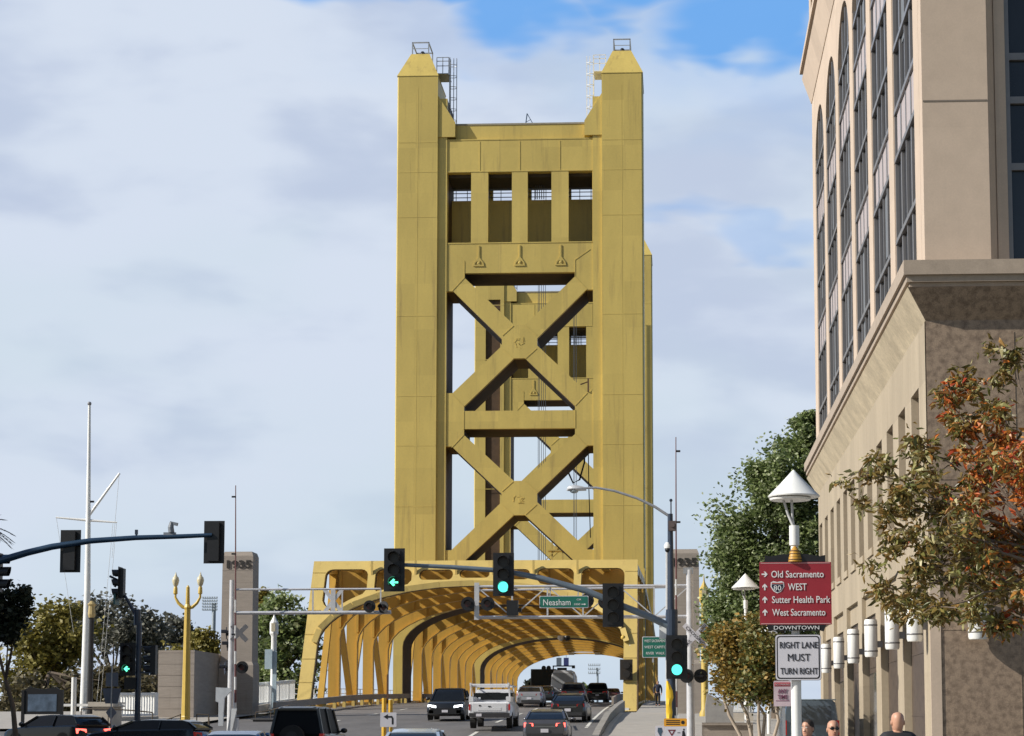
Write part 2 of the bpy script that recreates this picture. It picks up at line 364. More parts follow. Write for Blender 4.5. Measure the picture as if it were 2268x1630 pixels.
# ------------------------------------------------------------- bridge
def arch(hw, z0, b, n=26, pw=2.0):
    return [(hw * -cos(pi * i / n), z0 + b * sin(pi * i / n) ** (2 / pw)) for i in range(n + 1)]
def archz(x, hw, z0, b): return z0 + b * sqrt(max(0, 1 - (x / hw) ** 2))
def portal_poly(ho, hi, zb, z0, b, zt):
    A = arch(hi, z0, b)
    return [(-ho, zb), (-ho, zt), (ho, zt), (ho, zb), (hi, zb)] + A[::-1] + [(-hi, zb)]
def topz(Y):
    pts = [(134, 13.15), (140.5, 13.15), (180, 14.7), (252, 14.7), (312, 13.2), (330, 13.2)]
    for (a, za), (b, zb) in zip(pts, pts[1:]):
        if a <= Y <= b: return za + (zb - za) * (Y - a) / (b - a)
def rib_parts(par, Y, z0=8.0, b=4.0, th=.32, stiff=True):
    zt = topz(Y) - .25; zb = rz(Y) - .2
    m = MB(); m.xz([(AX + x, z) for x, z in portal_poly(11.2, 10.42, zb, z0, b, zt)], Y - th / 2, Y + th / 2)
    if stiff:
        for sx in (-1, 1):
            x = AX + sx * 10.36
            m.box(x - .09, x + .09, Y - .30, Y - th / 2 + .02, z0 + .8, zt - .1)
            m.box(x - .09 - sx * 3.2, x + .09 - sx * 3.2, Y - .30, Y - th / 2 + .02, archz(7.1, 10.42, z0, b) + .12, zt - .1)
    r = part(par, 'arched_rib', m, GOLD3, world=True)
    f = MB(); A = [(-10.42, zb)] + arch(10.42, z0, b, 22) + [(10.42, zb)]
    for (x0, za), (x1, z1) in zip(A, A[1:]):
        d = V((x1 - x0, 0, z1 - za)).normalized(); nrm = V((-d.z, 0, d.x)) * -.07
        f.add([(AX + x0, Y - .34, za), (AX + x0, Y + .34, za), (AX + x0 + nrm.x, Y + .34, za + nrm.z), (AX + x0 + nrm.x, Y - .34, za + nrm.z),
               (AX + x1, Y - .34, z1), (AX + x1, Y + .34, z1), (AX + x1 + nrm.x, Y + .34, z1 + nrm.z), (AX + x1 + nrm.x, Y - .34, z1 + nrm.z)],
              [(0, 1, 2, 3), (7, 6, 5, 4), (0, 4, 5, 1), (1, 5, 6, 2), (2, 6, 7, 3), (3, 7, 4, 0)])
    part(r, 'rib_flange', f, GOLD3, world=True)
    return r
def span_side(par, sx, ys, zend0, zend1):
    "one side truss: chords, diagonals and the handrail along the deck edge"
    x = AX + sx * 10.86
    m = MB()
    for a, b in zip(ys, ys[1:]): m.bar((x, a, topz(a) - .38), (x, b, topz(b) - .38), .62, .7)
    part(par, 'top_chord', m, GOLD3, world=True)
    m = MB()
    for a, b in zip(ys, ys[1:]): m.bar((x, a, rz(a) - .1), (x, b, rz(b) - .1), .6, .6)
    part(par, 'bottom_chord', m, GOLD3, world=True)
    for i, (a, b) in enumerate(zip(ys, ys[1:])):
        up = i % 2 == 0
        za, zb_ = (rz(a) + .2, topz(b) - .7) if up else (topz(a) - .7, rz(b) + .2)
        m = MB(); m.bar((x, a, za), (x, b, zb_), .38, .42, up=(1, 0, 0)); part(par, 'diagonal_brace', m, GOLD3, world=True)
def deck_slab(par, y0, y1, out0, out1):
    m = MB(); ys = sorted([y0, y1] + [y for y, _ in PROF if y0 < y < y1]); n = 4
    vs = []
    for y in ys: vs += [(AX - 10.3, y, rz(y)), (AX + 10.3, y, rz(y)), (AX + 10.3, y, rz(y) - .9), (AX - 10.3, y, rz(y) - .9)]
    m.loft([vs[i * 4:i * 4 + 4] for i in range(len(ys))]); part(par, 'roadway_deck', m, DECKM, world=True)
    for sx in (-1, 1):
        m = MB(); L = []
        for y in ys:
            a = AX + sx * 11.5; b = AX + sx * 15.3
            L.append([(a, y, rz(y) + .1), (b, y, rz(y) + .1), (b, y, rz(y) - .35), (a, y, rz(y) - .35)])
        m.loft(L); part(par, 'walkway', m, PAVE, world=True)
        m = MB(); r = []
        xr = AX + sx * 15.1
        for z in (.35, .75, 1.15): m.tube([(xr, y, rz(y) + .1 + z) for y in ys], .035, 6)
        y = y0
        while y < y1: m.box(xr - .04, xr + .04, y, y + .08, rz(y) + .1, rz(y) + 1.27); y += 2.2
        part(par, 'walkway_railing', m, WHITE, world=True)

ap = thing('approach_span', 'near gold arched truss span with the portal windows over the road', 'bridge span', (AX, 134, rz(134)))
YB = lambda z: 134 + (z - 2.4) * 6.5 / 10.75
def rc(x0, x1, z0, z1, r=.45, n=5):
    o = []
    for cx, cz, a0 in ((x1 - r, z1 - r, 0), (x0 + r, z1 - r, 90), (x0 + r, z0 + r, 180), (x1 - r, z0 + r, 270)):
        o += [(cx + r * cos(R(a0 + 90 * i / n)), cz + r * sin(R(a0 + 90 * i / n))) for i in range(n + 1)]
    return o
def wedge(x0, x1, zt, marg, r=.5):      # opening whose lower edge follows the arch (x0 < x1 < 0)
    o = [(x1 - r + r * sin(R(a)), zt - r + r * cos(R(a))) for a in (75, 50, 25, 0)]
    o += [(x0 + r - r * sin(R(a)), zt - r + r * cos(R(a))) for a in (0, 25, 50, 75, 90)]
    zl = max(archz(x0, 10.4, 7.3, 4) + marg, 9.9 if x0 < -9 else 0)
    o += [(x0, zl + .4), (x0 + .15, zl + .1)]
    for i in range(1, 7):
        x = x0 + .3 + (x1 - .25 - x0 - .3) * i / 6; o.append((x, max(archz(x, 10.4, 7.3, 4) + marg, zl * 0)))
    o.append((x1, archz(x1, 10.4, 7.3, 4) + marg + .25))
    return o
H = [wedge(-10.4, -7.4, 12.55, .75), wedge(-6.9, -4.35, 12.55, .55, .42), rc(-3.85, -1.5, 11.75, 12.5, .34), rc(-1.05, 1.05, 11.88, 12.5, .3)]
H += [[(-x, z) for x, z in h][::-1] for h in H[:3]]
BRN = mat('brown_pipe_and_web_shade', (.075, .042, .02), .75, 0, .25, 1.2)  # dark brown carries the shade on undersides and inner faces; also the conduit
m = MB(); m.plate(portal_poly(11.3, 10.4, 2.25, 7.3, 4.0, 13.15), H, lambda x, z: (AX + x, YB(z), z), (0, .35, 0))
for sx in (-1, 1):
    for z in (12.3, 11.2, 9.6, 7.9, 6.2, 4.6): m.box(AX + sx * 10.86 - .42, AX + sx * 10.86 + .42, YB(z) - .035, YB(z) + .1, z - .03, z + .03)
for x in (-7.15, -4.1, -1.28, 1.28, 4.1, 7.15): m.box(AX + x - .07, AX + x + .07, YB(12.2) - .06, YB(12.2) + .1, archz(x, 10.4, 7.3, 4) + .5, 13.1)
por = part(ap, 'portal_frame', m, GOLD2, world=True)
m = MB(); m.plate(portal_poly(11.28, 10.402, 2.26, 7.3, 3.999, 13.14), H, lambda x, z: (AX + x, YB(z) + .353, z), (0, .55, 0)); part(por, 'inner_web', m, BRN, world=True)  # portal behind its front plate, coloured dark as shade under the arch
part(por, 'reflective_plate', MB().box(AX + 10.42, AX + 10.8, YB(2.8) - .07, YB(2.8) - .02, 2.3, 2.85), WHITE, world=True)
m = MB(); m.tube([(AX + 11.38, YB(z) - .05, z) for z in (2.4, 5, 8, 10.5)], .05, 6); part(por, 'conduit', m, BRN, world=True)
m = MB(); A = [(-10.4, 2.3)] + arch(10.4, 7.3, 4, 14) + [(10.4, 2.3)]
for (x0, za), (x1, z1) in list(zip(A, A[1:]))[1:-1]:
    d = V((x1 - x0, 0, z1 - za)).normalized(); nn = V((-d.z, 0, d.x))
    q0 = [(x0, za), (x0 - nn.x * -.0 + nn.x * .38, za + nn.z * .38)]
    a0 = (AX + x0, YB(za) - .22, za); a1 = (AX + x0 + nn.x * .38, YB(za) - .22, za + nn.z * .38)
    b0 = (AX + x1, YB(z1) - .22, z1); b1 = (AX + x1 + nn.x * .38, YB(z1) - .22, z1 + nn.z * .38)
    S = lambda p: (p[0], p[1] + .2, p[2])
    m.add([a0, a1, b1, b0, S(a0), S(a1), S(b1), S(b0)], [(0, 1, 2, 3), (7, 6, 5, 4), (0, 4, 5, 1), (1, 5, 6, 2), (2, 6, 7, 3), (3, 7, 4, 0)])
part(por, 'arch_flange', m, GOLD2, world=True)
for sx in (-1, 1):
    m = MB(); m.box(AX + sx * 10.86 - .55, AX + sx * 10.86 + .55, 133.3, 135.6, 1.2, 2.62); part(ap, 'footing', m, CONCL, world=True)
RY = [146.3, 154.4, 162.6, 171]
for y in RY: rib_parts(ap, y)
for sx in (-1, 1): span_side(ap, sx, [141] + RY + [179.9], 0, 0)
deck_slab(ap, 120.5, 180, 0, 0)
# beams across the top of the span
for y in (150.4, 158.5, 166.8, 175.4): part(ap, 'cross_beam', MB().box(AX - 10.6, AX + 10.6, y - .15, y + .15, topz(y) - .95, topz(y) - .45), GOLD3, world=True)
def laterals(par, ys, xs, w):  # close-set stringers and braces, added to shade the ribs below
    for x in xs:
        m = MB()
        for a, b in zip(ys, ys[1:]): m.bar((AX + x, a, topz(a) - .42), (AX + x, b, topz(b) - .42), w, .42)
        part(par, 'shading_stringer', m, GOLD3, world=True)
    for a, b in zip(ys, ys[1:]):
        for s in (-1, 1): part(par, 'lateral_brace', MB().bar((AX - s * 10.5, a, topz(a) - .15), (AX + s * 10.5, b, topz(b) - .15 - .004 * s), .42, .12), GOLD3, world=True)
laterals(ap, [141] + RY + [179.9], (-9, -7.5, -6, -4.5, -3, -1.5, 0, 1.5, 3, 4.5, 6, 7.5, 9), .55)

# towers
def Z(y): return P(1150, y, 180).z
BRN = mat('brown_pipe_and_web_shade', (.075, .042, .02), .75, 0, .25, 1.2)  # same brown: shade of brace undersides and inner faces painted in
WB = Z(539); WT = Z(378)
def make_tower(Y0, lb, slot):
    t = thing('bridge_tower', lb, 'bridge tower', (AX, Y0, rz(Y0)), group='gold lift towers of the bridge')
    def pt(par, name, mb, m=GOLD, **k):
        return part(par, name, shifted(mb, (AX, Y0, 0)), m, world=True, **k)
    for sx in (-1, 1):
        S = lambda pl: [(sx * x, y) for x, y in pl]
        m = MB(); zs = Z(295) if slot else 15.6
        if slot: m.xy(S([(7.48, 0), (7.95, 0), (7.95, 3.2), (9.8, 3.2), (9.8, 0), (11.1, 0), (11.2, .1), (11.2, 6.1), (11.1, 6.2), (7.48, 6.2)]), 15.6, zs)
        m.xy(S([(7.48, 0), (11.1, 0), (11.2, .1), (11.2, 6.1), (11.1, 6.2), (7.48, 6.2)]), zs + .002 * slot, Z(165))
        for z in (Z(312), Z(378), Z(478), Z(697), Z(875), Z(985), Z(1120)):
            m.box(*sorted((sx * 7.5, sx * 11.08)), -.013, .01, z - .035, z + .035)
        m.box(sx * 9.3 - .022, sx * 9.3 + .022, -.008, .01, zs + .1, Z(190))
        c = pt(t, 'column', m)
        if slot: pt(c, 'guide_slot_shade', MB().xy(S([(7.953, .25), (9.797, .25), (9.797, 3.19), (7.953, 3.19)]), 15.7, zs - .05), BRN)  # brown fill painted as the shade inside an open slot
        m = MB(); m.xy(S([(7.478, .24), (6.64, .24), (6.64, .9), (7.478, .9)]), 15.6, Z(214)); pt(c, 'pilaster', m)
        m = MB(); m.xy(S([(7.476, .903), (6.645, .903), (6.645, 5.75), (7.476, 6.19)]), 15.6, Z(214)); pt(c, 'inner_web', m, BRN)  # inner side of the column, its shade put into the brown
        m = MB(); z0 = Z(165) + .002; z1 = P(1150, 116, 181.4).z
        m.loft([[(sx * x, y, z0) for x, y in ((7.44, -.04), (11.24, -.04), (11.24, 6.24), (7.44, 6.24))],
                [(sx * x, y, z0 + .05) for x, y in ((7.44, -.04), (11.24, -.04), (11.24, 6.24), (7.44, 6.24))],
                [(sx * x, y, z1) for x, y in ((8.45, 1.4), (10.15, 1.4), (10.15, 4.8), (8.45, 4.8))]])
        pt(c, 'tapered_cap', m)
        # shoulder wedges beside the parapet
        m = MB(); m.xz([(sx * 7.47, Z(208)), (sx * 7.47, Z(300)), (sx * 5.9, Z(300)), (sx * 5.9, Z(268))], .12, 6.0); pt(t, 'shoulder_bracket', m)
    m = MB(); m.xz([(-7.1, WT), (7.1, WT), (7.1, Z(306)), (-7.1, Z(306))], .32, 5.74)
    m.xz([(-5.88, Z(306) + .002), (5.88, Z(306) + .002), (5.88, Z(271)), (-5.88, Z(271))], .75, 5.5)
    beam = pt(t, 'top_beam', m)
    m = MB(); m.box(-5.95, 5.95, .70, 5.55, Z(271) + .003, Z(271) + .16); pt(beam, 'coping', m, mat('weathered_edge', (.30, .27, .2), .6))
    WH = [(a, b) for a, b in ((-6.6, -4.44), (-2.88, -.72), (.72, 2.88), (4.44, 6.6))]
    for k, (y0, y1) in enumerate(((.32, 1.05), (5.15, 5.74))):
        m = MB(); m.xz([(-7.1, WB), (7.1, WB), (7.1, WT - .002), (-7.1, WT - .002)], y0, y1, [[(a, WB + .2), (b, WB + .2), (b, WT - .02), (a, WT - .02)] for a, b in WH])
        pt(t, 'window_wall', m)
    m = MB(); m.box(-7.2, 7.2, 4.5, 4.7, WB, WT - 1.55); pt(t, 'inner_parapet', m)
    m = MB(); m.box(-7.2, 7.2, 1.06, 5.14, WT - .3, WT - .005); pt(t, 'machine_floor', m, mat('underside_shade', (.06, .05, .04), .9))  # near-black colour holds the shade under this floor
    m = MB()
    for z in (WT - 1.15, WT - .75, WT - .4): m.box(-6.6, 6.6, 4.86, 4.92, z - .035, z + .035)
    m.box(-6.6, 6.6, 3.2, 3.28, WT - .95, WT - .8)
    for x in range(-6, 7): m.box(x * 1.05 - .03, x * 1.05 + .03, 4.85, 4.93, WT - 1.6, WT - .3)
    for x in (1.2, 1.35, 1.55, 1.75, 1.95): m.box(x - .035, x + .035, 4.0, 4.1, WT - 1.6, WT - .3)
    pt(t, 'guard_rails', m, mat('rail_steel', (.12, .13, .15), .5, .3))
    def mir(pl): return [(-x, z) for x, z in pl][::-1]
    holes = [[(-5, Z(602)), (5, Z(602)), (5, Z(612)), (.5, Z(718)), (-.5, Z(718)), (-5, Z(612))],
             [(-.5, Z(792)), (.5, Z(792)), (5, Z(898)), (5, Z(908)), (-5, Z(908)), (-5, Z(898))],
             [(-5, Z(948)), (5, Z(948)), (5, Z(961)), (.5, Z(1064)), (-.5, Z(1064)), (-5, Z(961))],
             [(-.5, Z(1140)), (.5, Z(1140)), (4.85, Z(1240)), (-4.85, Z(1240))]]
    for L in ([(-6.65, Z(641.5)), (-6.04, Z(641.5)), (-1.6, Z(748)), (-1.6, Z(764)), (-6.04, Z(868)), (-6.65, Z(868))],
              [(-6.65, Z(986.5)), (-6.1, Z(986.5)), (-1.6, Z(1092)), (-1.6, Z(1111)), (-6.1, Z(1217)), (-6.65, Z(1217))]): holes += [L, mir(L)]
    m = MB(); m.xz([(-7.1, 15.7), (7.1, 15.7), (7.1, (WB - .002)), (-7.1, (WB - .002))], .32, .86, holes)
    def seam(x0, z0, x1, z1, w=.055):
        for s in (-1, 1): m.bar((s * x0, .31, z0), (s * x1, .31, z1), w, 0.035, up=(0, 1, 0))
    for yc, a in ((756, .9), (1102, .9)):
        z = Z(yc); seam(.55, z + 1.5, 1.55, z + .6); seam(.55, z - 1.5, 1.55, z - .6)
    for y0 in (612, 961): seam(5.02, Z(y0), 6.1, Z(y0 + 28))
    for y0 in (898,): seam(5.02, Z(y0), 6.1, Z(y0 - 28))
    seam(5.02, Z(612), 5.02, Z(575)); seam(5.02, Z(575), 6.4, Z(552)); seam(5.02, Z(908), 5.02, Z(948))
    m.box(-6.6, 6.6, .285, .33, Z(535) - .07, Z(535) + .03); m.box(-6.6, 6.6, .285, .33, Z(306) - .05, Z(306) + .05); m.box(-6.6, 6.6, .285, .33, WT + .02, WT + .1)
    for x in (-3.66, 0, 3.66): m.box(x - .03, x + .03, .295, .33, WT + .05, Z(310))
    br = pt(t, 'cross_bracing', m)
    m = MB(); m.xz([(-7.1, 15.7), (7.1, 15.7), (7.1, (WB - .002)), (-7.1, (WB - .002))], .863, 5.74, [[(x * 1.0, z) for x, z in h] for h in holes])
    pt(br, 'web_plates', m, BRN)  # depth of the braces, dark colour standing for their shaded undersides
    for x in (-3.72, 0, 3.72):      # relief ornaments above the first brace
        m = MB(); z = Z(587)
        m.xz([(x - .5, z), (x + .5, z), (x + .42, z + .34), (x + .22, z + .62), (x + .07, z + .82), (x + .07, z + 1.9), (x - .07, z + 1.9), (x - .07, z + .82), (x - .22, z + .62), (x - .42, z + .34)], .25, .33,
             [[(x - .36, z + .12), (x - .3, z + .32), (x - .1, z + .5), (x - .1, z + .12)], [(x + .1, z + .12), (x + .1, z + .5), (x + .3, z + .32), (x + .36, z + .12)]])
        m.sphere((x, .3, z + .3), .16, 8, (1, .5, 1)); pt(t, 'relief_ornament', m)
    rr = random.Random(3)
    for yc in (756, 1102):
        m = MB()
        for i in range(10):
            a = rr.uniform(0, 6.28); d = rr.uniform(.1, .5); m.bar((d * cos(a), .31, Z(yc) + d * sin(a)), ((d + .15) * cos(a + .9), .31, Z(yc) + (d + .15) * sin(a + .9)), .045, .03, up=(0, 1, 0))
        pt(br, 'relief_ornament', m)
    m = MB(); m.xz([(x, z) for x, z in portal_poly(11.2, 10.38, 2.6, 8.7, 3.95, 15.598)], 0, .45); ra = pt(t, 'road_arch', m)
    m = MB(); m.xz([(x, z) for x, z in portal_poly(11.18, 10.381, 2.6, 8.7, 3.949, 15.598)], .453, 6.2); pt(ra, 'arch_web', m, BRN)  # arch behind the front plate, shade painted in as brown
    # things on top
    for sx, cx in ((-1, -9.3), (1, 9.3)):
        m = MB(); z = P(1150, 116, 181.4).z
        for dx in (-.75, .75):
            for dy in (1.6, 4.6): m.box(cx + dx - .05, cx + dx + .05, dy - .05, dy + .05, z, z + 1.15)
        for y in (1.6, 4.6): m.box(cx - .8, cx + .8, y - .05, y + .05, z + 1.1, z + 1.2); m.box(cx - .8, cx + .8, y - .025, y + .025, z + .55, z + .6)
        for x in (cx - .75, cx + .75): m.box(x - .05, x + .05, 1.6, 4.6, z + 1.1, z + 1.2)
        pt(t, 'cap_railing', m, GREY)
        m = MB(); m.box(cx - .08, cx + .08, 3, 3.2, z, z + .35); m.sphere((cx, 3.1, z + .62), .22, 8); pt(t, 'beacon_light', m, mat('beacon_dark', (.05, .05, .06), .4))
        lm = GREY if sx < 0 else WHITE
        m = MB(); x0 = cx - sx * 2.65; zt = Z(105) - .1; zb = Z(262)
        for y in (2.2, 2.75): m.box(x0 - .05, x0 + .05, y - .04, y + .04, zb, zt)
        for dx in (.34, .62): m.box(x0 - sx * dx - .035, x0 - sx * dx + .035, 2.42, 2.5, zb + .3, zt)
        zz = zb + .3
        while zz < zt:
            m.box(x0 - .03, x0 + .03, 2.2, 2.75, zz - .02, zz + .02); zz += .32
        zz = zb + .6
        while zz < zt:
            m.tube([(x0, 2.16, zz), (x0 - sx * .34, 2.1, zz), (x0 - sx * .62, 2.3, zz), (x0 - sx * .62, 2.65, zz), (x0 - sx * .34, 2.85, zz), (x0, 2.79, zz)], .03, 5); zz += 1.05
        pt(t, 'caged_ladder', m, lm)
        m = MB(); z = Z(146)
        xa, xb = sorted((cx - sx * 1.5, cx - sx * 2.6)); m.box(xa, xb, 1.7, 4.2, z - .06, z)
        for xx in (xa, (xa + xb) / 2, xb): m.box(xx - .035, xx + .035, 1.7, 1.77, z, z + 1.5)
        for k in (.7, 1.15, 1.5): m.box(xa, xb, 1.7, 1.76, z + k - .03, z + k + .03)
        pt(t, 'landing_platform', m, lm)
    m = MB(); m.bar((.45, 1.2, Z(271)), (.6, 1.2, Z(243)), .09); m.bar((1.25, 1.2, Z(271)), (.6, 1.2, Z(243)), .06); m.bar((.5, 1.2, Z(262)), (.95, 1.2, Z(256)), .04)
    pt(t, 'davit', m, mat('davit_blue', (.06, .1, .17), .5))
    return t
tw = make_tower(180, 'tall gold lift tower closest to the traffic lights, full front in view', False)
tw2 = make_tower(252, 'farther gold lift tower seen through the cross bracing of the nearer one', True)
# hoisting ropes of the far tower
for xs in ((-2.95, -2.8, -2.55, -2.3, -2.05), (1.45, 1.6, 1.8)):
    m = MB()
    for x in xs: m.box(AX + x - .03, AX + x + .03, 249.0, 249.06, 15.2, 58.0)
    part(tw2, 'hoisting_ropes', m, mat('rope_steel', (.09, .1, .12), .5, .4), world=True)
m = MB(); m.tube([(AX + 5.6, 186.8, 29.4), (AX + 5.55, 186.8, 26), (AX + 5.1, 186.8, 24.4), (AX + 4.5, 186.8, 24.1), (AX + 4.1, 186.8, 25)], .09, 6)
m.tube([(AX + 5.9, 186.8, 29.4), (AX + 5.95, 186.8, 24), (AX + 6.1, 186.8, 19)], .05, 6); part(tw, 'hanging_cable', m, BLACK, world=True)
m = MB(); m.bar((AX + 6.2, 180.3, Z(838)), (AX + 6.2, 180.3, Z(868)), .14); m.bar((AX + 6.15, 180.3, Z(846)), (AX + 5.5, 180.2, Z(852)), .1); part(tw, 'floodlight_bracket', m, mat('rust_brown', (.11, .06, .03), .8), world=True)
# lift span and far span
ls = thing('lift_span', 'gold lift span of arched ribs between the two towers', 'bridge span', (AX, 186, rz(186)))
LY = [194, 202, 210, 218, 226, 234, 242.5]
for y in LY: rib_parts(ls, y, 8.5, 4.05, stiff=y < 215)
for sx in (-1, 1): span_side(ls, sx, [186.3] + LY + [251.8], 0, 0)
deck_slab(ls, 186.25, 251.8, 0, 0)
laterals(ls, [186.3] + LY + [251.8], (-9, -7, -5, -3, -1, 1, 3, 5, 7, 9), .7)
m = MB(); yy = 191
for x in (2.3, 3.3, 4.2): m.box(AX + x - .06, AX + x + .06, yy, yy + .12, 14.3, 19.2 - (x - 2.3) * .9)
for z in (17.2, 18.2): m.box(AX + 1.9, AX + 4.4, yy - .1, yy + 1.4, z - .06, z + .06)
m.box(AX + 2.6, AX + 3.0, yy, yy + .4, 18.3, 19.4); m.bar((AX + 1.6, yy, 17.2), (AX + 3.3, yy, 18.9), .08); m.box(AX - 1, AX + 5.2, yy + .2, yy + .3, 17.0, 17.15)
part(ls, 'inspection_gantry', m, GOLD2, world=True)
fs = thing('approach_span', 'farthest gold truss span, beyond the second tower, ending at the sky opening', 'bridge span', (AX, 258.4, rz(258)))
FY = [266, 275, 284, 293, 302, 311.5]
for y in FY: rib_parts(fs, y, 8.6, 4.2, stiff=False)
for sx in (-1, 1): span_side(fs, sx, [258.5] + FY, 0, 0)
deck_slab(fs, 258.25, 330, 0, 0)
laterals(fs, [258.5] + FY, (-8, -5, -2, 2, 5, 8), .8)
for th_, y in ((tw, 180.05), (tw2, 252.05)):
    deck_slab(th_, y, y + 6.1, 0, 0)
# kerbside guard rails on the span
def guard(par, name, x, y0, y1, lab=None, zh=(.42, .82), m_=None):
    mb = MB(); ys = [y0 + (y1 - y0) * i / 12 for i in range(13)]
    for a, b in zip(ys, ys[1:]): mb.add([(x + dx, y, rz(y) + z) for y in (a, b) for dx in (-.09, .09) for z in zh], [(0, 1, 3, 2), (4, 6, 7, 5), (0, 4, 5, 1), (2, 3, 7, 6), (1, 5, 7, 3), (0, 2, 6, 4)])
    g = solo(name, lab, 'guard rail', mb, m_ or CONC, (x, y0, rz(y0)))
    y = y0 + 1
    pm = MB()
    while y < y1: pm.box(x - .12 - .1, x + .1 - .1, y, y + .35, rz(y) - .02, rz(y) + zh[0] + .1); y += 4.1
    part(g, 'posts', pm, GOLD2 if y1 > 130 else GREY, world=True); return g
guard(None, 'guard_rail', AX - 9.5, 118, 178, 'grey guard rail running into the gold span on the left of the road')
guard(None, 'guard_rail', AX - 9.5, 188, 250, 'grey guard rail deep inside the gold bridge, beyond the first tower')
m = MB(); L = []
for y, h in ((84, .15), (92, .4), (104, .55), (120, .6), (133.6, .6)): L.append([(-3.62, y, rz(y) - .1), (-3.62, y, rz(y) + h), (-3.32, y, rz(y) + h), (-3.32, y, rz(y) - .1)])
m.loft(L); solo('concrete_barrier', 'low concrete barrier at the right road edge before the portal', 'barrier', m, mat('weathered_kerb', (.27, .25, .22), .85, 0, .2, 1.5), (-3.5, 86, rz(86)))
m = MB(); L = []
for y in (135.8, 150, 165, 179.5): L.append([(AX + 9.6, y, rz(y) + .3), (AX + 9.6, y, rz(y) + .8), (AX + 9.75, y, rz(y) + .8), (AX + 9.75, y, rz(y) + .3)])
m.loft(L); solo('guard_rail', 'guard rail inside the gold span on the right of the road', 'guard rail', m, CONC, (AX + 9.65, 135.8, rz(136)))
# ------------------------------------------------------------- office building on the right
ob = thing('office_building', 'buff stone office building with tall arched window bays above a granite podium', 'building', (6.5, 52, 0))
XL, YF = 6.5, 52.0          # left wall plane and front wall plane of the podium
ZM = [(-9, -9), (8, 8), (10.5, 10.56), (11.9, 12.02), (13.3, 13.46), (18.7, 19.0), (24.1, 24.6), (28.5, 29.15), (30, 30.65), (35, 35.9), (45, 46.2)]
def zm(z):
    for (a, va), (b, vb) in zip(ZM, ZM[1:]):
        if a <= z <= b: return va + (vb - va) * (z - a) / (b - a)
    return z
def B(name, mb, m, par=None, **k):
    mb.v = [(x, y, zm(z)) for x, y, z in mb.v]
    return part(par or ob, name, mb, m, world=True, **k)
# podium left wall with slots and piers
def S_(y0, y1, z0, z1): return [(y0, z0), (y1, z0), (y1, z1), (y0, z1)]
slots = [(53.7 + 3.25 * i, 55.45 + 3.25 * i) for i in range(12)]
bays = [(53.6 + 6.35 * i, 58.35 + 6.35 * i) for i in range(6)]
holes = [S_(a, b, 7.45, 10.5) for a, b in slots] + [S_(a, b, -.5, 6.05) for a, b in bays]
m = MB(); m.yz([(52.003, -.6), (91.7, -.6), (91.7, 11.9), (52.003, 11.9)], XL, XL + .55, [[(y, max(z, -.45)) for y, z in h] for h in holes]); B('street_wall', m, STONEF)
for i, (a, b) in enumerate(bays):
    m = MB(); m.box(XL + .14, XL + .5, a - .02, b + .02, 5.35, 6.1); B('lintel_panel', m, STONEF)
    m = MB(); m.box(XL + .22, XL + .54, a - .02, b + .02, -.5, 5.36)
    for z in (1.9, 3.6): m.box(XL + .205, XL + .23, a, b, z - .02, z + .02)
    B('granite_infill', m, BROWN2)
    if i in (2, 4):
        m = MB(); m.box(XL + .19, XL + .23, a + .4, b - .4, .2, 3.4); B('shop_window', m, GLASS)
for i, (a, b) in enumerate(slots):
    m = MB(); m.box(XL + .2, XL + .3, a - .02, b + .02, 7.4, 10.55)
    w = B('slot_window', m, mat('slot_panel', (.095, .07, .06), .35, 0, .15, 2))  # brown panel, darkened to deepen the shadow in the slots
    m = MB()
    m.box(XL - .06, XL + .1, a - .1, b + .1, 7.2, 7.44); B('window_sill', m, STONEF, w)
m = MB(); m.box(XL + .6, 30, 52.6, 91.6, -.5, 11.88); B('core', m, mat('dark_interior', (.05, .045, .04), .9))
# podium front wall
m = MB(); hs = [[(9.05, 5.7), (11.6, 5.7), (11.6, 9.85), (9.05, 9.85)], [(13.4, 5.7), (16.0, 5.7), (16.0, 9.85), (13.4, 9.85)]]
m.xz([(XL + .55, -.6), (24, -.6), (24, 11.9), (XL + .55, 11.9)], YF, YF + .5, hs)
m.xz([(XL, 0), (XL, 11.9), (XL + .553, 11.9), (XL + .553, 0)], YF - .0, YF + .2)
for z in (4.05, 7.9): m.box(XL + .02, 24, YF - .012, YF + .01, z - .015, z + .015)
for x in (8.75, 11.9, 15): m.box(x - .012, x + .012, YF - .012, YF + .01, 0, 11.6)
B('front_wall', m, BROWN)
m = MB(); m.box(XL - .03, XL + .24, YF - .03, YF + .02, -.5, 5.9); B('corner_pier', m, STONE)
m = MB(); m.box(8.9, 16.2, 52.35, 52.4, 5.6, 9.95); B('front_windows', m, GLASS)
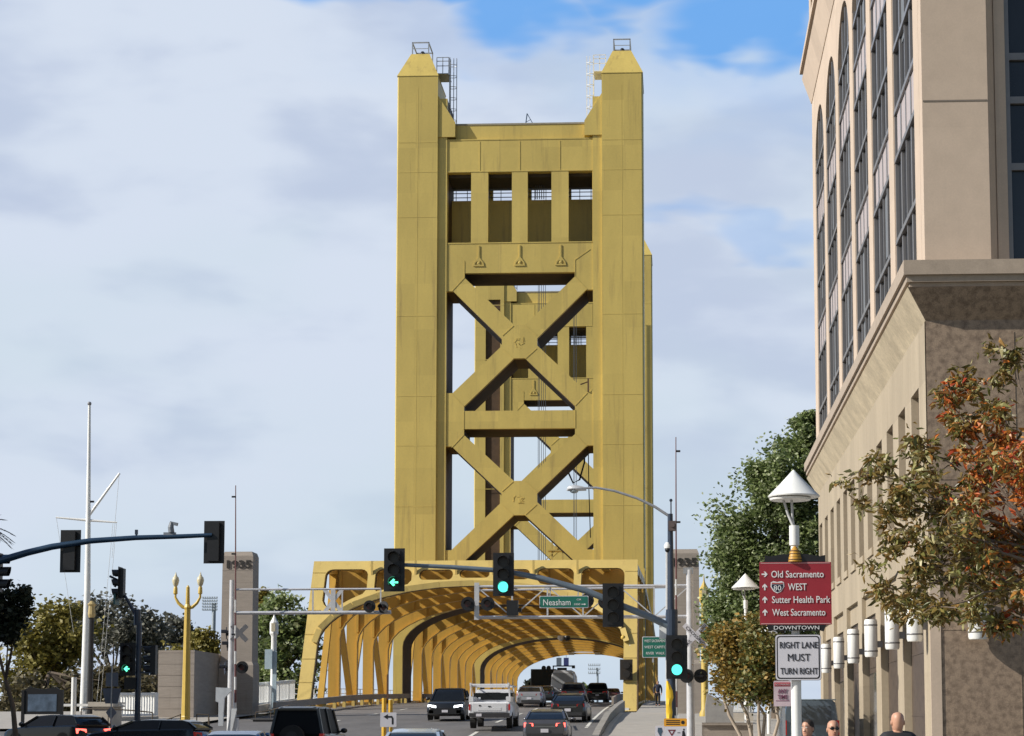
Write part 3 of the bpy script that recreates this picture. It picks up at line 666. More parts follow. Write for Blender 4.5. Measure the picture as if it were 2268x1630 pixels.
# flared cornice of the podium (mitred at the corner), then its cap
def flare(z0, o0, z1, o1, xr=24, yr=91.9):
    m = MB(); a = []
    for z, o in ((z0, o0), (z1, o1)):
        a += [(xr, YF - o, z), (XL - o, YF - o, z), (XL - o, yr, z), (XL + .5, yr, z), (XL + .5, YF + .5, z), (xr, YF + .5, z)]
    m.add(a, [(i, (i + 1) % 6, (i + 1) % 6 + 6, i + 6) for i in range(6)] + [(5, 4, 3, 2, 1, 0)[::1], (6, 7, 8, 9, 10, 11)]); return m
SLT = mat('limestone_soffit', (.56, .47, .33), .85, 0, .2, 1.1, fine=.15)
m = MB(); m.add([(XL, YF, 11.9), (XL - .5, YF - .5, 12.66), (XL - .5, 91.9, 12.66), (XL, 91.9, 11.9), (XL + .4, YF + .4, 11.9), (XL + .4, YF + .4, 12.66), (XL + .4, 91.9, 12.66), (XL + .4, 91.9, 11.9)], [(0, 1, 2, 3), (4, 7, 6, 5), (0, 3, 7, 4), (1, 5, 6, 2), (0, 4, 5, 1), (3, 2, 6, 7)]); B('flared_soffit', m, SLT)
m = MB(); m.add([(XL, YF, 11.9), (XL - .5, YF - .5, 12.66), (24, YF - .5, 12.66), (24, YF, 11.9), (XL + .404, YF + .404, 11.9), (XL + .404, YF + .404, 12.66), (24, YF + .404, 12.66), (24, YF + .404, 11.9)], [(0, 3, 2, 1), (4, 5, 6, 7), (1, 2, 6, 5), (0, 4, 7, 3), (0, 1, 5, 4), (2, 3, 7, 6)]); B('granite_soffit', m, BROWN)
CAPS = mat('cap_stone', (.37, .30, .235), .8, 0, .1, 3, fine=.1)
B('cornice_bead', flare(12.663, .44, 12.78, .44), CAPS); B('cornice_step', flare(12.783, .52, 12.95, .52), CAPS)
B('cornice_cap', flare(12.953, .60, 13.32, .60), mat('cap_stone', (.44, .37, .30), .8, 0, .08, 3, fine=.08))
m = MB(); m.add([(XL, YF, 11.9), (XL, 91.7, 11.9), (24, 91.7, 11.9), (24, YF, 11.9)], [(0, 1, 2, 3)])
# upper block
XU, YU = 6.55, 52.25; ZT = 30.0
ub = [(54 + 6.45 * i, 59.15 + 6.45 * i) for i in range(6)]
def arch_hole(a, b, z0, zs, zt):
    c = (a + b) / 2; r = (b - a) / 2
    return [(a, z0), (b, z0)] + [(c + r * cos(pi * i / 12), zs + (zt - zs) * sin(pi * i / 12)) for i in range(13)]
m = MB(); m.yz([(YU + .63, 13.3), (93.2, 13.3), (93.2, ZT), (YU + .63, ZT)], XU, XU + .6, [arch_hole(a, b, 13.5, 26.2, 28.5) for a, b in ub]); B('upper_street_wall', m, STONE)
for a, b in ub:
    w = MB(); w.box(XU + .14, XU + .19, a - .02, b + .02, 13.4, 28.5)
    win = B('window', w, GLASS)
    f = MB(); x0, x1 = XU + .07, XU + .139
    fr = [a + .05, a + (b - a) * .26, a + (b - a) * .5, a + (b - a) * .74, b - .05]
    for k, y in enumerate(fr): f.box(x0 - (.03 if k in (0, 4) else 0), x1, y - .06 - (.05 if k in (1, 3) else 0), y + .06 + (.05 if k in (1, 3) else 0), 13.5, 28.4)
    for z in (13.6, 15.55, 17.95, 19.35, 21.2, 23.35, 24.75, 26.3): f.box(x0 - .05, x1 - .002, a, b, z - .07, z + .07)
    B('window_frame', f, MUL, win)
    for z in (18.02, 23.42): B('spandrel_panel', MB().box(x0 + .02, x1 + .006, a + .3, b - .3, z, z + 1.26), PINK, win)
    rr = random.Random(int(a))
    for z0, z1 in ((13.7, 17.9), (19.45, 23.3), (24.8, 26.2)):
        if rr.random() < .75:
            y = fr[rr.choice((1, 2))]; B('blind', MB().box(XU + .12, XU + .138, y + .1, y + 1.05, z1 - (z1 - z0) * rr.uniform(.3, .95), z1), mat('pale_blind', (.16, .17, .18), .6), win)
m = MB(); m.box(XU + .62, 26, YU + .62, 93, 13.3, ZT - .01); B('upper_core', m, MATS['dark_interior'])
m = MB(); m.box(XU + .003, 8.26, YU, YU + .62, 13.322, ZT); B('corner_wall', m, STONE)
m = MB(); m.box(XU + .02, 8.24, YU - .012, YU + .01, 17.62, 17.66); B('panel_joint', m, mat('dark_joint', (.2, .17, .14), .9))  # thin dark joint line between wall panels
m = MB(); m.xy([(8.262, YU), (8.262, YU + .6), (8.62, YU + .6), (8.5, YU + .35)], 13.322, ZT); B('reveal', m, STONE)
m = MB(); m.box(8.5, 8.78, YU + .3, YU + .6, 13.4, ZT); B('window_jamb', m, STONE)
m = MB(); m.box(8.78, 13.2, YU + .5, YU + .56, 13.4, ZT); wf = B('front_window', m, GLASS)
m = MB(); m.box(8.782, 8.9, YU + .36, YU + .499, 13.4, ZT); m.box(10.9, 11.1, YU + .36, YU + .499, 13.4, ZT)
for z in (13.5, 16.0, 17.75, 18.9, 21.3, 23.2): m.box(8.903, 13.1, YU + .38, YU + .499, z - .09, z + .09)
B('window_frame', m, MUL, wf)
m = MB(); m.box(13.2, 26, YU, YU + .6, 13.322, ZT); B('front_wall', m, STONE)
# roof cornice and penthouse
def flare2(z0, o0, z1, o1, X, Yf, Yr):
    m = MB(); a = []
    for z, o in ((z0, o0), (z1, o1)): a += [(26, Yf - o, z), (X - o, Yf - o, z), (X - o, Yr + o, z), (26, Yr + o, z)]
    m.add(a, [(i, (i + 1) % 4, (i + 1) % 4 + 4, i + 4) for i in range(4)] + [(3, 2, 1, 0), (4, 5, 6, 7)]); return m
B('roof_cornice', flare2(ZT + .002, .03, ZT + 1.25, .42, XU, YU, 93.2), STONE)
B('cornice_groove', flare2(ZT + 1.252, .36, ZT + 1.5, .36, XU, YU, 93.2), mat('groove_brown', (.20, .155, .12), .8))
B('roof_coping', flare2(ZT + 1.502, .52, ZT + 1.75, .52, XU, YU, 93.2), STONE)
m = MB(); m.yz([(YU + .5, ZT + 1.752), (94, ZT + 1.752), (94, 35.2), (YU + .5, 35.2)], XU - .02, XU + 1.2, [S_(a, a + 1.1, 32.3, 34.6) for a in (56, 62, 68, 74, 80, 86, 91.7)]); B('attic_wall', m, STONE)
B('attic_cornice', flare2(35.202, .05, 36.1, .75, XU, YU + .4, 94), STONE)
# cylindrical wall lanterns
lab = {0: 'white cylinder wall lamp on the corner pier, half hidden by autumn leaves', 1: 'white cylinder wall lamp, largest unobstructed one, second from the building corner', 2: 'white cylinder wall lamp, third from the building corner',
       3: 'white cylinder wall lamp, fourth from the building corner', 4: 'white cylinder wall lamp, fifth from the corner, above the man in sunglasses', 5: 'farthest white cylinder wall lamp, beside the black and white lane sign'}
def lamp_at(x, y, z, lb, r=.205, h=1.18):
    t = thing('wall_lamp', lb, 'wall lamp', (x, y, z), group='white cylinder lamps on the office wall')
    m = MB(); m.lathe((0, 0, 0), [(r * .9, 0), (r, .06), (r, h - .06), (r * .9, h)], 20); part(t, 'shade', m, WHITE, smooth=40)
    for zz in (.16, h - .2):
        m = MB(); m.lathe((0, 0, zz), [(r + .004, 0), (r + .012, .01), (r + .012, .035), (r + .004, .045)], 20); part(t, 'band', m, MUL, smooth=40)
    m = MB(); m.box(r * .5, r + .16, -.06, .06, .3, .5); part(t, 'wall_bracket', m, MUL)
    return t
for i, y in enumerate((52.75, 58.2, 64.5, 70.9, 77.2, 83.6)): lamp_at(XL - .33, y, 3.78, lab[i])
t = lamp_at(7.62, YF - .36, 3.78, 'white cylinder wall lamp on the shaded front wall, under the autumn tree', .24)
t.rotation_euler = (0, 0, pi / 2)

# ------------------------------------------------------------- pylons, block, planter, balustrades
def pylon(x0, x1, lb):
    cx = (x0 + x1) / 2; Y = 118; z0 = rz(Y) - .4
    t = thing('concrete_pylon', lb, 'pylon', (cx, Y, z0), group='dated concrete pylons at the bridge entrance')
    hw = (x1 - x0) / 2; zt = 11.9 - z0; mb = MB()
    L = [(hw + .12, 0), (hw + .12, 3.4), (hw + .03, 3.6), (hw, zt - .25), (hw - .1, zt)]
    for (w0, a), (w1, b) in zip(L, L[1:]): pass
    mb.loft([[(-w, -.0 + (hw - w), z), (w, (hw - w), z), (w, 1.65, z), (-w, 1.65, z)] for w, z in L])
    for k in range(8): mb.box(-hw - .01, hw + .01, -.012, .05, 3.9 + k * .72, 3.93 + k * .72)
    part(t, 'shaft', mb, CONC)
    for i, ch in enumerate('1935'):
        m = textmb(ch, 1, .34 if ch != '1' else .16, .46, .02, .02); part(t, 'numeral', shifted(m, (-.57 + i * .4, -.035, zt - .75)), mat('dark_numeral', (.03, .028, .026), .8), fix=False)
    return t
pylon(-26.55, -24.75, 'tall concrete pylon dated 1935 left of the gold portal, behind the crossing gate')
pylon(-.42, 1.4, 'tall concrete pylon dated 1935 right of the gold portal, partly behind the signal pole')
m = MB(); p0 = P(350, 1500, 112); p1 = P(430, 1500, 112); zt = P(400, 1440, 112).z; z0 = rz(112) - .3
m.box(p0.x, p1.x, 112, 118.4, z0, zt)
for k in range(6): m.box(p0.x - .01, p1.x - .003, 111.988, 112.05, z0 + .9 + k * .62, z0 + .92 + k * .62)
solo('concrete_block_wall', 'tan concrete block wall behind the yellow double lamp post', 'wall', m, CONC, (p0.x, 112, z0))
def balustrade(a, b, h, lb, n=None, base=.5, m_=WHITE):
    a = V(a); b = V(b); L = (b - a).length; n = n or max(2, int(L / .34)); d = (b - a)
    t = thing('balustrade', lb, 'balustrade', tuple(a), group='white balustrades by the bridge')
    m = MB(); up = V((0, 0, 1)); side = d.cross(up).normalized()
    m.bar(a + up * h, b + up * h, .22, .14); m.bar(a + up * (base + .05), b + up * (base + .05), .2, .12); part(t, 'rails', m, m_, world=True)
    m = MB(); m.bar(a + up * (base / 2 - .15), b + up * (base / 2 - .15), .3, base + .2); part(t, 'plinth', m, CONCL, world=True)
    k = 0
    for i in range(n + 1):
        p = a + d * (i / n); w = .24 if i % 7 == 0 else .11
        m = MB(); m.bar(p + up * (base - .02), p + up * (h + (.08 if i % 7 == 0 else -.02)), w, .14 if i % 7 else .26, up=(0, 1, 0) if False else tuple(side)); part(t, 'post' if i % 7 == 0 else 'baluster', m, m_, world=True)
    return t
Yb = 121.5; a = P(567, 1570, Yb); balustrade((a.x, Yb, rz(Yb) + .1), (a.x + .1, 133, rz(133) + .2), 1.75, 'white balustrade between the left pylon and the gold portal leg', 26, .5)
a = P(256, 1592, 106); b = P(346, 1590, 110); balustrade((a.x, 106, a.z), (b.x, 110, b.z), 1.3, 'white slatted railing behind the green arrow signal', 15, .14)
a = P(1612, 1600, 104); b = P(1668, 1600, 104); balustrade((a.x, 104, a.z), (b.x, 104, b.z), 1.45, 'white balustrade low behind the small autumn trees on the right', 9, .55)
m = MB(); a = P(205, 1565, 95); m.box(a.x, a.x + .85, 95, 97, rz(95), a.z); m.box(a.x - .2, a.x + 1.0, 94.9, 97.1, a.z, a.z + .22)
solo('concrete_plinth', 'small tan concrete plinth at the foot of the flagpole', 'plinth', m, CONCL, (a.x, 95, rz(95)))
m = MB(); a = P(560, 1592, 108); b = P(655, 1592, 108); m.box(a.x, b.x, 108, 108.4, rz(108) - .2, a.z - .05); m.box(a.x - .1, b.x + .1, 107.9, 108.5, a.z - .048, a.z + .03)
solo('low_wall', 'low dark retaining wall left of the black off-roader', 'wall', m, mat('dark_wall', (.09, .09, .095), .8), (a.x, 108, rz(108)))
m = MB(); a = P(1555, 1610, 80); b = P(1668, 1610, 80); m.box(a.x, b.x, 80, 80.5, rz(80) - .2, P(1600, 1606, 80).z); m.box(a.x, b.x, 79.9, 80.6, P(1600, 1606, 80).z + .001, P(1600, 1602, 80).z + .03)
solo('low_wall', 'low brown planter wall under the small autumn trees', 'wall', m, CONC, (a.x, 80, rz(80)))
m = MB(); a = P(1562, 1540, 100); b = P(1624, 1592, 100); m.box(a.x, b.x, 100, 101.5, rz(100), P(1600, 1566, 100).z); m.xz([(a.x, P(1562, 1566, 100).z), (b.x, P(1562, 1566, 100).z), (a.x + .1, P(1562, 1535, 100).z)], 100.2, 101.3)
solo('ticket_kiosk', 'grey low building with sloping roof behind the right crossing pole', 'kiosk', m, mat('grey_render', (.30, .29, .28), .8), (a.x, 100, rz(100)))
# curved pedestrian handrails on the left plaza
def handrail(pts, Y, lb, n=4):
    q_ = [P(x, y, Y) for x, y in pts]; m = MB(); m.tube(q_, .035, 6)
    for i in range(0, len(q_)): m.tube([q_[i], (q_[i].x, q_[i].y, rz(Y))], .025, 6)
    return solo('handrail', lb, 'handrail', m, mat('bronze_rail', (.09, .07, .05), .5, .3), (q_[0].x, Y, rz(Y)), group='pedestrian handrails on the left plaza')
handrail([(352, 1598), (380, 1590), (400, 1582), (412, 1580)], 93, 'brown handrail rising to the yellow lamp post base')
handrail([(180, 1570), (240, 1570), (300, 1574), (338, 1578)], 92, 'grey handrail in front of the white slatted railing')
handrail([(566, 1578), (600, 1573), (640, 1562)], 110, 'brown handrail in front of the white balustrade by the portal')
handrail([(436, 1582), (462, 1583), (464, 1612)], 90, 'small grey hoop rail right of the yellow lamp post')
# ------------------------------------------------------------- traffic signals, poles, signs
def head(par, c, rot=0., lit=None, arrow=False, lb=None, back=True, n=3, w=.6, m_=BLACK):
    "signal head; rot 0 faces the camera; c is the centre of its front"
    h = .36 * n + .16; e = bpy.data.objects.new('signal_head', None)
    mb = MB()
    mb.box(-.17, .17, .0, .2, -h / 2 + .06, h / 2 - .06)
    if back: mb.box(-w / 2, w / 2, .03, .045, -h / 2, h / 2)
    base = V(c); root = par; off = V((0, 0, 0))
    p = par
    while p is not None: off += V(p.location); p = p.parent
    o = part(par, 'signal_head', mb, m_, loc=tuple(base - off), rotz=rot, label=lb)
    for k in range(n):
        z = (n - 1) / 2 * .36 - k * .36
        on = lit == k
        L = MB()
        if on and arrow:
            L.lathe((0, 0, 0), [(.0, 0)], 3) if False else None
            D = MB(); D.tube([(0, -.003, z), (0, .01, z)], .15, 18); part(o, 'lens', D, DARKL)
            L.plate([(-.13, 0), (-.02, .11), (.03, .07), (-.02, .025), (.13, .025), (.13, -.025), (-.02, -.025), (.03, -.07), (-.02, -.11)], [], lambda u, v: (u, -.012, z + v), (0, .006, 0))
            part(o, 'lit_arrow', L, mat('green_arrow_lit', (.1, .8, .5), .3, emit=2.0, ecol=(.12, 1, .55)))
        else:
            L.tube([(0, -.004, z), (0, .01, z)], .15, 18); part(o, 'lens', L, GRN if on else DARKL)
        vz = MB(); N_ = 12; a = []; b2 = []
        for i in range(N_ + 1):
            t = R(-35 + 250 * i / N_); a.append((.165 * cos(t), sin(t) * .165 + z)); b2.append((.15 * cos(t), sin(t) * .15 + z))
        dep = lambda i: -.30 + .10 * abs(i - N_ / 2) / (N_ / 2)
        vs = [(x, -.001, zz) for x, zz in a] + [(x, dep(i), zz) for i, (x, zz) in enumerate(a)] + [(x, dep(i), zz) for i, (x, zz) in enumerate(b2)] + [(x, -.001, zz) for x, zz in b2]
        n1 = N_ + 1
        vz.add(vs, [(r_ * n1 + i, r_ * n1 + i + 1, (r_ + 1) * n1 + i + 1, (r_ + 1) * n1 + i) for r_ in range(3) for i in range(N_)])
        part(o, 'visor', vz, BLACK)
    return o
def flasher(par, c, rot=0., r=.27):
    p = par; off = V((0, 0, 0))
    while p is not None: off += V(p.location); p = p.parent
    m = MB(); m.tube([(0, .02, 0), (0, .05, 0)], r, 24); m.tube([(0, .05, 0), (0, .2, 0)], [.13, .09], 12)
    o = part(par, 'flasher', m, BLACK, loc=tuple(V(c) - off), rotz=rot)
    m = MB(); m.tube([(0, .018, 0), (0, -.0, 0)], .12, 16); part(o, 'lens', m, mat('unlit_red_lens', (.06, .012, .012), .25))
    m = MB(); k = 10; vs = []
    for rr_, y in ((.15, .019), (.15, -.2), (.14, -.2), (.14, .019)): vs += [(rr_ * cos(pi * i / k), y, rr_ * sin(pi * i / k)) for i in range(k + 1)]
    m.add(vs, [(q_ * (k + 1) + i, q_ * (k + 1) + i + 1, (q_ + 1) * (k + 1) + i + 1, (q_ + 1) * (k + 1) + i) for q_ in range(3) for i in range(k)]); part(o, 'hood', m, BLACK)
    return o
# near signal pole with its curved mast arm (depth 58 m)
YS = 58.0; x0 = P(1488, 1500, YS).x
sp = thing('signal_mast', 'navy signal pole with curved mast arm and three heads in front of the bridge portal', 'traffic signal', (x0, YS, rz(YS)), group='mast arm traffic signals')
m = MB(); ztop = P(1486, 1138, YS).z; m.tube([(x0, YS, 0), (x0, YS, 2), (x0 - .02, YS, ztop)], [.135, .12, .075], 12); part(sp, 'pole', m, NAVY, world=True, smooth=50)
m = MB(); pts = [P(x, y, YS) for x, y in ((1484, 1388), (1440, 1366), (1375, 1341), (1300, 1309), (1200, 1281), (1115, 1264), (1000, 1256), (893, 1251))]
m.tube(pts, [.115, .105, .1, .095, .085, .075, .065, .055], 10); part(sp, 'mast_arm', m, mat('blue_grey_arm', (.16, .20, .24), .35, .3), world=True, smooth=50)
m = MB(); m.tube([P(1488, 1350, YS), P(1488, 1420, YS)], .17, 12); part(sp, 'arm_collar', m, NAVY, world=True)
m = MB(); pts = [P(x, y, YS) for x, y in ((1482, 1143), (1450, 1122), (1410, 1103), (1360, 1087), (1320, 1080), (1296, 1081))]; m.tube(pts, [.04, .04, .037, .035, .033, .03], 8); part(sp, 'luminaire_arm', m, GREY, world=True, smooth=50)
m = MB(); c = P(1274, 1083, YS)
m.loft([[(c.x + dx, YS + w * sy, c.z + z) for sy, z in ((-1, 0), (-.6, h), (.6, h), (1, 0), (.6, -.05), (-.6, -.05))] for dx, w, h in ((-.25, .03, .02), (-.2, .12, .08), (0, .16, .11), (.2, .1, .07), (.32, .04, .04))]); lum = part(sp, 'cobra_head', m, mat('lamp_housing', (.55, .57, .6), .4, .2), world=True, smooth=60)
m = MB(); m.sphere((c.x - .03, YS, c.z - .05), .13, 10, (1, .9, .6)); part(lum, 'globe', m, mat('lamp_globe', (.35, .4, .43), .1), world=True, smooth=60)
head(sp, P(873, 1262, YS - .3), 0, 2, True, 'signal head with lit green left arrow at the arm end')
head(sp, P(1115, 1272, YS - .3), 0, 2, False, 'middle signal head on the arm with lit green ball')
head(sp, P(1358, 1340, YS - .3), 0, None, False, 'unlit signal head on the right part of the arm')
head(sp, P(1499, 1455, YS - .35), 0, 2, False, 'low signal head on the pole with lit green ball')
m = MB(); c = P(1489, 1165, YS); m.box(c.x - .11, c.x + .11, YS - .32, YS - .1, c.z - .16, c.z + .12); m.tube([(c.x, YS - .36, c.z), (c.x, YS - .3, c.z)], .07, 12); part(sp, 'camera_box', m, mat('camera_brown', (.12, .09, .085), .5), world=True)
m = MB(); c = P(1479, 1213, YS); m.lathe((c.x, YS, c.z - .02), [(.1, 0), (.11, .08), (.06, .17)], 12); d_ = part(sp, 'dome_camera', m, WHITE, world=True, smooth=50)
m = MB(); m.sphere((c.x, YS - .01, c.z - .06), .085, 10); part(d_, 'dome', m, BLACK, world=True, smooth=50)
m = MB(); c = P(1486, 1108, YS); m.tube([(c.x, YS, ztop), (c.x, YS, c.z)], .022, 6); m.sphere((c.x, YS, c.z), .05, 6); part(sp, 'finial', m, NAVY, world=True)
m = MB(); m.tube([P(1478, 1215, YS + .15), P(1478, 1560, YS + .15)], .05, 8); part(sp, 'conduit', m, mat('grey_conduit', (.5, .5, .5), .5), world=True)
m = MB(); c = P(1471, 1395, YS); m.box(c.x - .14, c.x + .12, YS - .05, YS + .2, c.z - .25, c.z + .2); part(sp, 'controller_box', m, WHITE, world=True)
# street-name sign hung from the arm
def sign(name, lb, cat, c, w, h, m, th=.012, loc=None, roll=0., rad=.03):
    t = thing(name, lb, cat, tuple(c)); mb = MB()
    mb.xz(rc(-w / 2, w / 2, -h / 2, h / 2, rad, 4), 0, th); part(t, 'panel', mb, m); return t
c = P(1249, 1333, YS - .25); s = sign('street_name_sign', 'green street name sign reading Neasham hanging under the mast arm', 'street sign', c, 1.40, .345, SWHITE)
m = MB(); m.xz(rc(-.685, .685, -.155, .155, .03, 4), -.004, -.001); part(s, 'face', m, SGREEN)
text(s, 'Neasham', (-.2, -.008, -.012), .78, .17, world=False); text(s, 'CIR', (.43, -.008, .065), .13, .05, world=False); text(s, '1000', (.38, -.008, -.07), .17, .055, world=False)
m = MB(); m.plate([(.5, -.08), (.58, -.08), (.58, -.1), (.63, -.07), (.58, -.04), (.58, -.06), (.5, -.06)], [], lambda u, v: (u, -.008, v), (0, .004, 0)); part(s, 'arrow', m, LTXT)
m = MB(); m.bar((-.4, .05, .17), (-.4, .2, .42), .03); m.bar((.4, .05, .17), (.4, .2, .3), .03); part(s, 'hanger', m, GREY)
# highway direction sign left of the pole
c = P(1455, 1433, 66); s = sign('direction_sign', 'green direction sign with three white lines between portal leg and signal pole', 'road sign', c, .95, .68, SWHITE)
m = MB(); m.xz(rc(-.455, .455, -.32, .32, .03, 4), -.004, -.001); part(s, 'face', m, SGREEN)
for i, tx in enumerate(('WEST SACRAMENTO', 'WEST CAPITOL', 'RIVER  WALK')): text(s, tx, (-.02 if i < 2 else -.05, -.008, .2 - i * .2), .78 if i < 2 else .6, .085, world=False)
m = MB(); m.box(.3, .36, .02, .08, -2.2 - c.z + 1.6 - .0, .3); m.box(-.16, -.1, .02, .08, -.5, .3); part(s, 'post', m, GREY)
# yellow banner, orange and white signs on the pole base
m = MB(); Yy = 57.0
L = []
for i, (y, xl, xr) in enumerate(((1508, 1476, 1480), (1516, 1475.5, 1484), (1530, 1475, 1490), (1545, 1475, 1491.5), (1556, 1475, 1488), (1566, 1475, 1488), (1578, 1475, 1489.5), (1592, 1476, 1488))):
    a = P(xl, y, Yy); b = P(xr, y, Yy); mid = (a.x + b.x) / 2
    L.append([(a.x, Yy, a.z), (mid, Yy - .05 - .02 * sin(i * 2), a.z), (b.x, Yy, a.z), (mid, Yy + .05, a.z)])
m.loft(L); a = P(1480, 1592, Yy)
solo('warning_banner', 'bright yellow wavy banner strip beside the navy signal pole', 'banner', m, mat('yellow_vinyl', (.85, .55, .03), .45, 0, .06, 3), (a.x, Yy, a.z), smooth=60)
c = P(1496, 1600, 55.0); s = sign('advisory_sign', 'small orange sign at the foot of the yellow banner', 'road sign', c, .62, .215, mat('orange_sign_face', (.72, .33, .02), .5, 0, .08, 3))
m = MB()
for z in (.05, -.0, -.05): m.box(-.25, .12, -.004, -.001, z - .012, z + .012)
part(s, 'lettering', m, BTXT)
m = MB(); m.tube([(.2, -.004, 0), (.2, -.001, 0)], .05, 14); part(s, 'symbol', m, BTXT)
c = P(1497, 1626, 55.0); s = sign('yield_sign', 'grey-white sign with a red triangle and walking figure under the orange sign', 'road sign', c, .58, .42, SWHITE)
m = MB(); m.plate([(-.22, .12), (.0, .12), (-.11, -.06)], [[(-.165, .09), (-.11, .0), (-.055, .09)]], lambda u, v: (u, -.005, v), (0, .004, 0)); part(s, 'triangle', m, mat('maroon_mark', (.15, .02, .03), .5))
m = MB(); m.plate([(.17, .0), (.15, -.15), (.19, -.15), (.21, -.04), (.25, -.15), (.28, -.14), (.24, .04), (.22, .1), (.17, .08)], [], lambda u, v: (u, -.005, v), (0, .004, 0)); m.tube([(.215, -.005, .125), (.215, -.002, .125)], .024, 10); part(s, 'walking_figure', m, BTXT)
m = MB(); m.box(.04, .12, -.005, -.002, .03, .045); part(s, 'dash', m, BTXT)
m = MB(); m.box(-.03, .03, .015, .06, -2, .5); part(s, 'post', m, GREY)
c = P(1462, 1628, 55.4); s = sign('bicycle_sign', 'narrow white sign with a blue mark left of the yield sign', 'road sign', c, .26, .5, SWHITE)
m = MB(); m.plate([(-.06, .2), (.04, .2), (.07, .1), (.03, .0), (.04, -.1), (-.02, .0), (-.07, .1)], [], lambda u, v: (u, -.005, v), (0, .004, 0)); part(s, 'mark', m, mat('slate_mark', (.06, .10, .15), .5))
m = MB(); m.box(-.02, .02, .015, .05, -2, .2); part(s, 'post', m, GREY)
# left mast arm seen from behind
xl = P(-70, 1500, YS).x
lm = thing('signal_mast', 'dark blue mast arm reaching in from the left edge, its heads seen from behind', 'traffic signal', (xl, YS, 0), group='mast arm traffic signals')
m = MB(); m.tube([(xl, YS, 0), (xl, YS, P(0, 1150, YS).z)], [.14, .09], 12); part(lm, 'pole', m, NAVY, world=True, smooth=50)
m = MB(); pts = [P(x, y, YS) for x, y in ((-68, 1262), (0, 1242), (60, 1224), (115, 1211), (200, 1198), (300, 1191), (400, 1188), (470, 1185))]; m.tube(pts, [.12, .11, .1, .095, .085, .075, .068, .06], 10); part(lm, 'mast_arm', m, mat('deep_blue_arm', (.025, .055, .10), .3, .3), world=True, smooth=50)
head(lm, P(157, 1221, YS + .2), pi, None, lb='left signal head seen from behind on the arm'); head(lm, P(475, 1201, YS + .2), pi, None, lb='signal head seen from behind at the arm end')
head(lm, P(2, 1268, YS + .1), pi / 2, None, back=False, m_=mat('grey_housing', (.12, .12, .13), .5), lb='side-on signal head cut by the left picture edge')
m = MB(); c = P(378, 1183, YS); m.box(c.x - .2, c.x + .15, YS - .05, YS + .05, c.z - .03, c.z + .05); m.tube([(c.x + .02, YS, c.z + .05), (c.x, YS, c.z + .2), (c.x + .02, YS, c.z + .34)], [.09, .085, .06], 10); m.bar((c.x - .02, YS, c.z + .33), (c.x + .2, YS, c.z + .28), .09); part(lm, 'detection_camera', m, mat('camera_grey', (.2, .22, .25), .5), world=True)
m = MB(); c = P(302, 1190, YS); m.box(c.x - .02, c.x + .02, YS - .02, YS + .02, c.z, c.z + .1); m.box(c.x - .04, c.x + .04, YS - .03, YS + .03, c.z + .08, c.z + .22); part(lm, 'sensor', m, NAVY, world=True)
# centre-left signal pole with green arrow
Y2 = 76.0; x2 = P(306, 1500, Y2).x
cp = thing('signal_pole', 'slim dark signal pole with a green left arrow head, standing on the left plaza', 'traffic signal', (x2, Y2, rz(Y2)))
m = MB(); a = P(302, 1376, Y2); b = P(276, 1318, Y2); m.tube([(x2, Y2, rz(Y2)), (x2, Y2, P(305, 1380, Y2).z), (a.x, Y2, a.z + .2), b], [.12, .1, .08, .05], 10); part(cp, 'pole', m, NAVY, world=True, smooth=50)
m = MB(); m.tube([P(304, 1350, Y2), P(304, 1385, Y2)], .13, 10); part(cp, 'collar', m, NAVY, world=True)
head(cp, P(282, 1460, Y2 - .2), 0, 2, True, 'lit green left arrow head'); head(cp, P(335, 1462, Y2 + .3), -pi / 2, None, back=False, lb='side-on head right of the pole')
head(cp, P(264, 1292, Y2), -pi / 2, None, lb='side-on head at the top of the bent pole', back=True)
m = MB(); m.bar(P(282, 1490, Y2), P(335, 1490, Y2), .05); m.bar(P(282, 1432, Y2), P(335, 1432, Y2), .04); part(cp, 'brackets', m, NAVY, world=True)
m = MB(); c = P(257, 1322, Y2); m.box(c.x - .02, c.x + .05, Y2 - .3, Y2 + .3, c.z - .3, c.z + .1); part(cp, 'street_plate', m, mat('teal_sign_back', (.05, .14, .14), .5), world=True)
m = MB(); m.tube([P(254, 1300, Y2), P(262, 1285, Y2), P(243, 1276, Y2)], .05, 6); part(cp, 'bracket_arm', m, NAVY, world=True)
m = MB(); c = P(289, 1512, Y2 - .1); m.box(c.x - .22, c.x + .22, Y2 - .2, Y2, c.z - .24, c.z + .2); m.bar((c.x, Y2 - .1, c.z - .1), (x2, Y2, c.z - .1), .05); part(cp, 'walk_signal', m, BLACK, world=True)
# backs of signs
c = P(248, 1505, 80); s = sign('road_sign', 'grey back of a stacked road sign on a thin post, left plaza', 'road sign', c, .5, .55, mat('sign_back', (.16, .18, .22), .5, .2))
m = MB(); m.box(-.025, .025, -.04, -.005, -2.2, .6); part(s, 'post', m, GREY)
m = MB(); m.xz([(-.38, -.35), (.38, -.35), (.25, -.95), (-.25, -.95)], 0, .012); part(s, 'lower_panel', m, mat('shield_back', (.13, .15, .19), .5, .2))
m = MB(); m.xz([(0, -1.05), (.22, -1.3), (0, -1.6), (-.22, -1.3)], -.01, .002); part(s, 'diamond_panel', m, mat('sign_back2', (.2, .22, .26), .5, .2))
